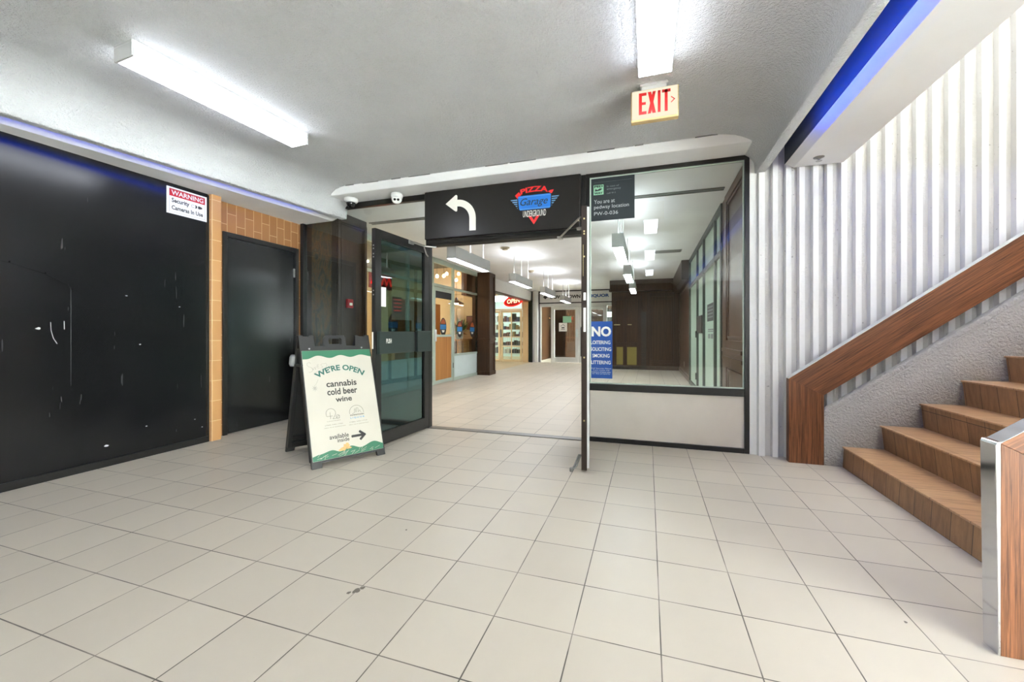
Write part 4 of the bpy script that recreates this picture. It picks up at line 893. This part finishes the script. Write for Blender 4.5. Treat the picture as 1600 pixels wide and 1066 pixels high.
MB().rect(F2, -6.97, -6.42, 1.145, 1.165, 0, .001).rect(F2, -6.97, -6.42, 1.12, 1.135, 0, .001).rect(F2, -6.95, -6.75, 1.02, 1.09, 0, .001).rect(F2, -6.68, -6.45, 1.02, 1.09, 0, .001).build('printed_lines', 'dim print', w)['kind'] = 'stuff'
struct('wall_right', B(.89, 1.1, 9.69, 13.1, 0, 2.70), 'walnut red', 'reddish wood wall beyond the frosted glazing', 'wall')
struct('wall_right', B(.93, 1.1, 5.6, 9.69, 0, 2.70), 'frost pane', 'pale blind wall behind the frosted glazing', 'wall')
struct('trim_12', B(.70, .89, 9.69, 13.0, 2.28, 2.70), 'walnut', 'boxed wood bulkhead at the top of the far right wall', 'bulkhead', bevel=.004)
s = MB(); F = FNX((.89, 0, 0)); s.ring(F, -12.9, -9.75, .1, 1.1, .06, 0, .015); s.ring(F, -12.9, -9.75, 1.16, 2.26, .06, 0, .015); s.rect(F, -12.98, -9.70, 0, .1, 0, .025); struct('trim_13', s, 'walnut red', 'raised mouldings on the far right wood wall', 'moulding', bevel=.003)
g = thing('wall_outlet', 'small white outlet low on the far right wood wall', 'outlet', (.88, 11.2, .3)); MB().rect(F, -11.25, -11.17, .26, .38, .015, .022).build('cover_plate', 'outlet', g, .002)
# back wood wall
struct('wall_far', B(-1.06, 1.1, 13.0, 13.2, 0, 2.70), 'walnut dark', 'dark wood panelled wall at the corridor end behind the window', 'wall')
struct('wall_far', B(-1.06, -.9, 13.2, 15.17, 0, 2.70), 'walnut dark', 'side of the dark wood wall turning toward the liquor store', 'wall')
F = FZ((0, 13.0, 0))
s = MB(); s.rect(F, -1.10, .72, 2.42, 2.70, 0, .22); s.rect(F, -1.12, .74, 2.36, 2.42, 0, .25); struct('trim_14', s, 'walnut', 'wood cornice box across the top of the dark wood wall', 'cornice', bevel=.004)
s = MB(); s.ring(F, -.02, .82, .12, 2.30, .10, 0, .02); s.ring(F, .10, .70, .26, 2.14, .03, 0, .015); s.rect(F, -1.06, .89, 0, .11, 0, .03); struct('trim_15', s, 'walnut', 'raised panel moulding on the right of the dark wood wall', 'moulding', bevel=.004)
d = thing('door_8', 'dark wooden panelled door with amber lower panes and brass bars', 'door', (-.62, 13, 0), kind='structure')
s = MB(); s.ring(F, -1.03, -.18, .0, 2.22, .10, 0, .03); s.rect(F, -.93, -.28, .72, .82, 0, .03); s.rect(F, -.70, -.62, .1, .72, 0, .03); s.rect(F, -.70, -.62, .82, 2.12, 0, .025); s.build('door_frame', 'walnut', d, .004)
MB().rect(F, -.93, -.28, .1, 2.12, 0, .008).build('panel', 'walnut dark', d)
for a, b_ in ((-.93, -.70), (-.62, -.30)): MB().rect(F, a+.02, b_-.02, .14, .68, .009, .014).build('amber_pane', 'amber pane', d)
s = MB(); s.tube([(-.98, 12.93, 1.36), (-.80, 12.93, 1.36)], .014, 8); s.tube([(-.58, 12.93, 1.36), (-.46, 12.93, 1.36)], .014, 8); s.tube([(-.9, 12.93, 1.36), (-.9, 12.98, 1.36)], .01, 6); s.tube([(-.52, 12.93, 1.36), (-.52, 12.98, 1.36)], .01, 6); s.build('brass_bar', 'brass', d)
struct('trim_16', MB().rect(F, -.20, -.04, .0, 1.75, 0, .03), 'walnut x', 'lighter wood post strip beside the panelled door', 'trim')

# ------------------------------------------------------------------ pendants
def pendant(label, x, y, grp):
    g = thing('pendant_light', label, 'pendant light', (x, y+.61, 2.70), grp); w = .064
    s = MB(); s.box(x-w, x+w, y, y+.004, 2.075, 2.235); s.box(x-w, x+w, y+1.216, y+1.22, 2.075, 2.235); s.box(x-w, x-w+.004, y, y+1.22, 2.07, 2.235); s.box(x+w-.004, x+w, y, y+1.22, 2.07, 2.235); s.box(x-w, x+w, y, y+1.22, 2.15, 2.155)
    s.build('housing', 'fixture grey', g)
    B(x-w+.006, x+w-.006, y+.006, y+1.214, 2.078, 2.082).build('diffuser', 'pendant down', g)
    B(x-w+.012, x+w-.012, y+.05, y+1.17, 2.215, 2.22).build('uplight', 'pendant up', g)
    for yy in (y+.12, y+.61, y+1.10):
        MB().tube([(x, yy, 2.155), (x, yy, 2.70)], .008, 8).build('stem', 'white gloss', g)
    return g
a = pendant('long grey pendant light nearest the doors over the left corridor side', -2.43, 4.83, 'pendants over the left corridor side')
for k, lb in enumerate(('second grey pendant from the doors on the left corridor side', 'third grey pendant from the doors, in front of the liquor sign', 'farthest grey pendant, just before the liquor fascia')):
    dup(a, (-2.43, 5.44+(7.35, 9.7, 12.1)[k]-4.83, 2.70), lb)
a = pendant('grey pendant light hanging under the pedway sign behind the window', -.325, 4.80, 'pendants behind the window')
for k, lb in enumerate(('middle pendant behind the window, half hidden by the first', 'farthest pendant behind the window, before the wood wall')):
    dup(a, (-.325, 5.41+(7.08, 9.34)[k]-4.80, 2.70), lb)

# ------------------------------------------------------------------ stairwell daylight
for k, (x, y) in enumerate(((3.0, 2.6), (3.0, -1.5))):
    g = tag(B(x-.9, x+.9, y-.9, y+.9, 5.76, 5.80).build('skylight_panel', 'high panel'), ('luminous ceiling panel high over the staircase', 'luminous ceiling panel high over the foyer side of the stairwell')[k], 'ceiling light')

# small pieces belong to the part they sit on
HOST = {'lettering': ('panel', 'sign_box', 'face', 'poster_sheet', 'backing'), 'letter': ('face',), 'chevron': ('face',), 'emblem': ('panel',), 'red_band': ('panel',),
        'turn_arrow': ('sign_box',), 'logo_plate': ('sign_box',), 'logo_wing': ('sign_box',), 'logo_chevron': ('sign_box',), 'hinge': ('door_frame',), 'door_handle': ('door_frame',),
        'lock_plate': ('door_frame',), 'edge_screw': ('door_frame',), 'push_plate': ('door_frame',), 'closer_arm': ('door_frame',), 'floor_holder': ('door_frame',), 'pull_handle': ('housing', 'door_frame'),
        'lens': ('ball',), 'deflector': ('escutcheon',), 'bolt_head': ('washer',), 'wave_print': ('poster_sheet',), 'line_logo': ('poster_sheet',), 'small_print': ('poster_sheet', 'panel'), 'arrow': ('poster_sheet',),
        'scribble': ('poster_sheet',), 'stain': ('poster_sheet',), 'scuff_mark': ('poster_sheet',), 'screw': ('front_panel',), 'neon_tube': ('backing', 'panel'), 'bulb': ('lamp_shade',), 'foliage': ('pot',), 'flowers': ('pot',),
        'upper_print': ('oval',), 'blue_band': ('oval',), 'lower_print': ('oval',), 'glazing_bead': ('frame',), 'print_lines': ('sheet',), 'lock_box': ('door_frame', 'frame'), 'amber_pane': ('panel',), 'brass_bar': ('door_frame',), 'plate_joint': ('door_frame',)}
for root in [o for o in C.objects if o.type == 'EMPTY']:
    kids = list(root.children)
    for c in kids:
        for h in HOST.get(c.name.split('.')[0], ()):
            hit = [k for k in kids if k.name.split('.')[0] == h]
            if hit: c.parent = hit[0]; c.matrix_parent_inverse = Matrix.Identity(4); break

# ------------------------------------------------------------------ world, camera
wd = bpy.data.worlds.new('World'); bpy.context.scene.world = wd; wd.use_nodes = True
wd.node_tree.nodes['Background'].inputs[0].default_value = (.95, .98, 1, 1); wd.node_tree.nodes['Background'].inputs[1].default_value = 22
cam = bpy.data.cameras.new('camera'); co = bpy.data.objects.new('camera', cam); C.objects.link(co)
cam.sensor_width = 36; cam.lens = 641.24/1600*36; cam.shift_y = -(533-521.05)/1600; cam.clip_start = .05
co.location = (0, 0, 3.5985*TILE); co.rotation_euler = (PI/2, 0, .3195)
sc = bpy.context.scene; sc.camera = co
vs = sc.view_settings; vs.view_transform = 'Standard'; vs.look = 'None'; vs.exposure = 1.36; vs.gamma = 1; vs.use_curve_mapping = False
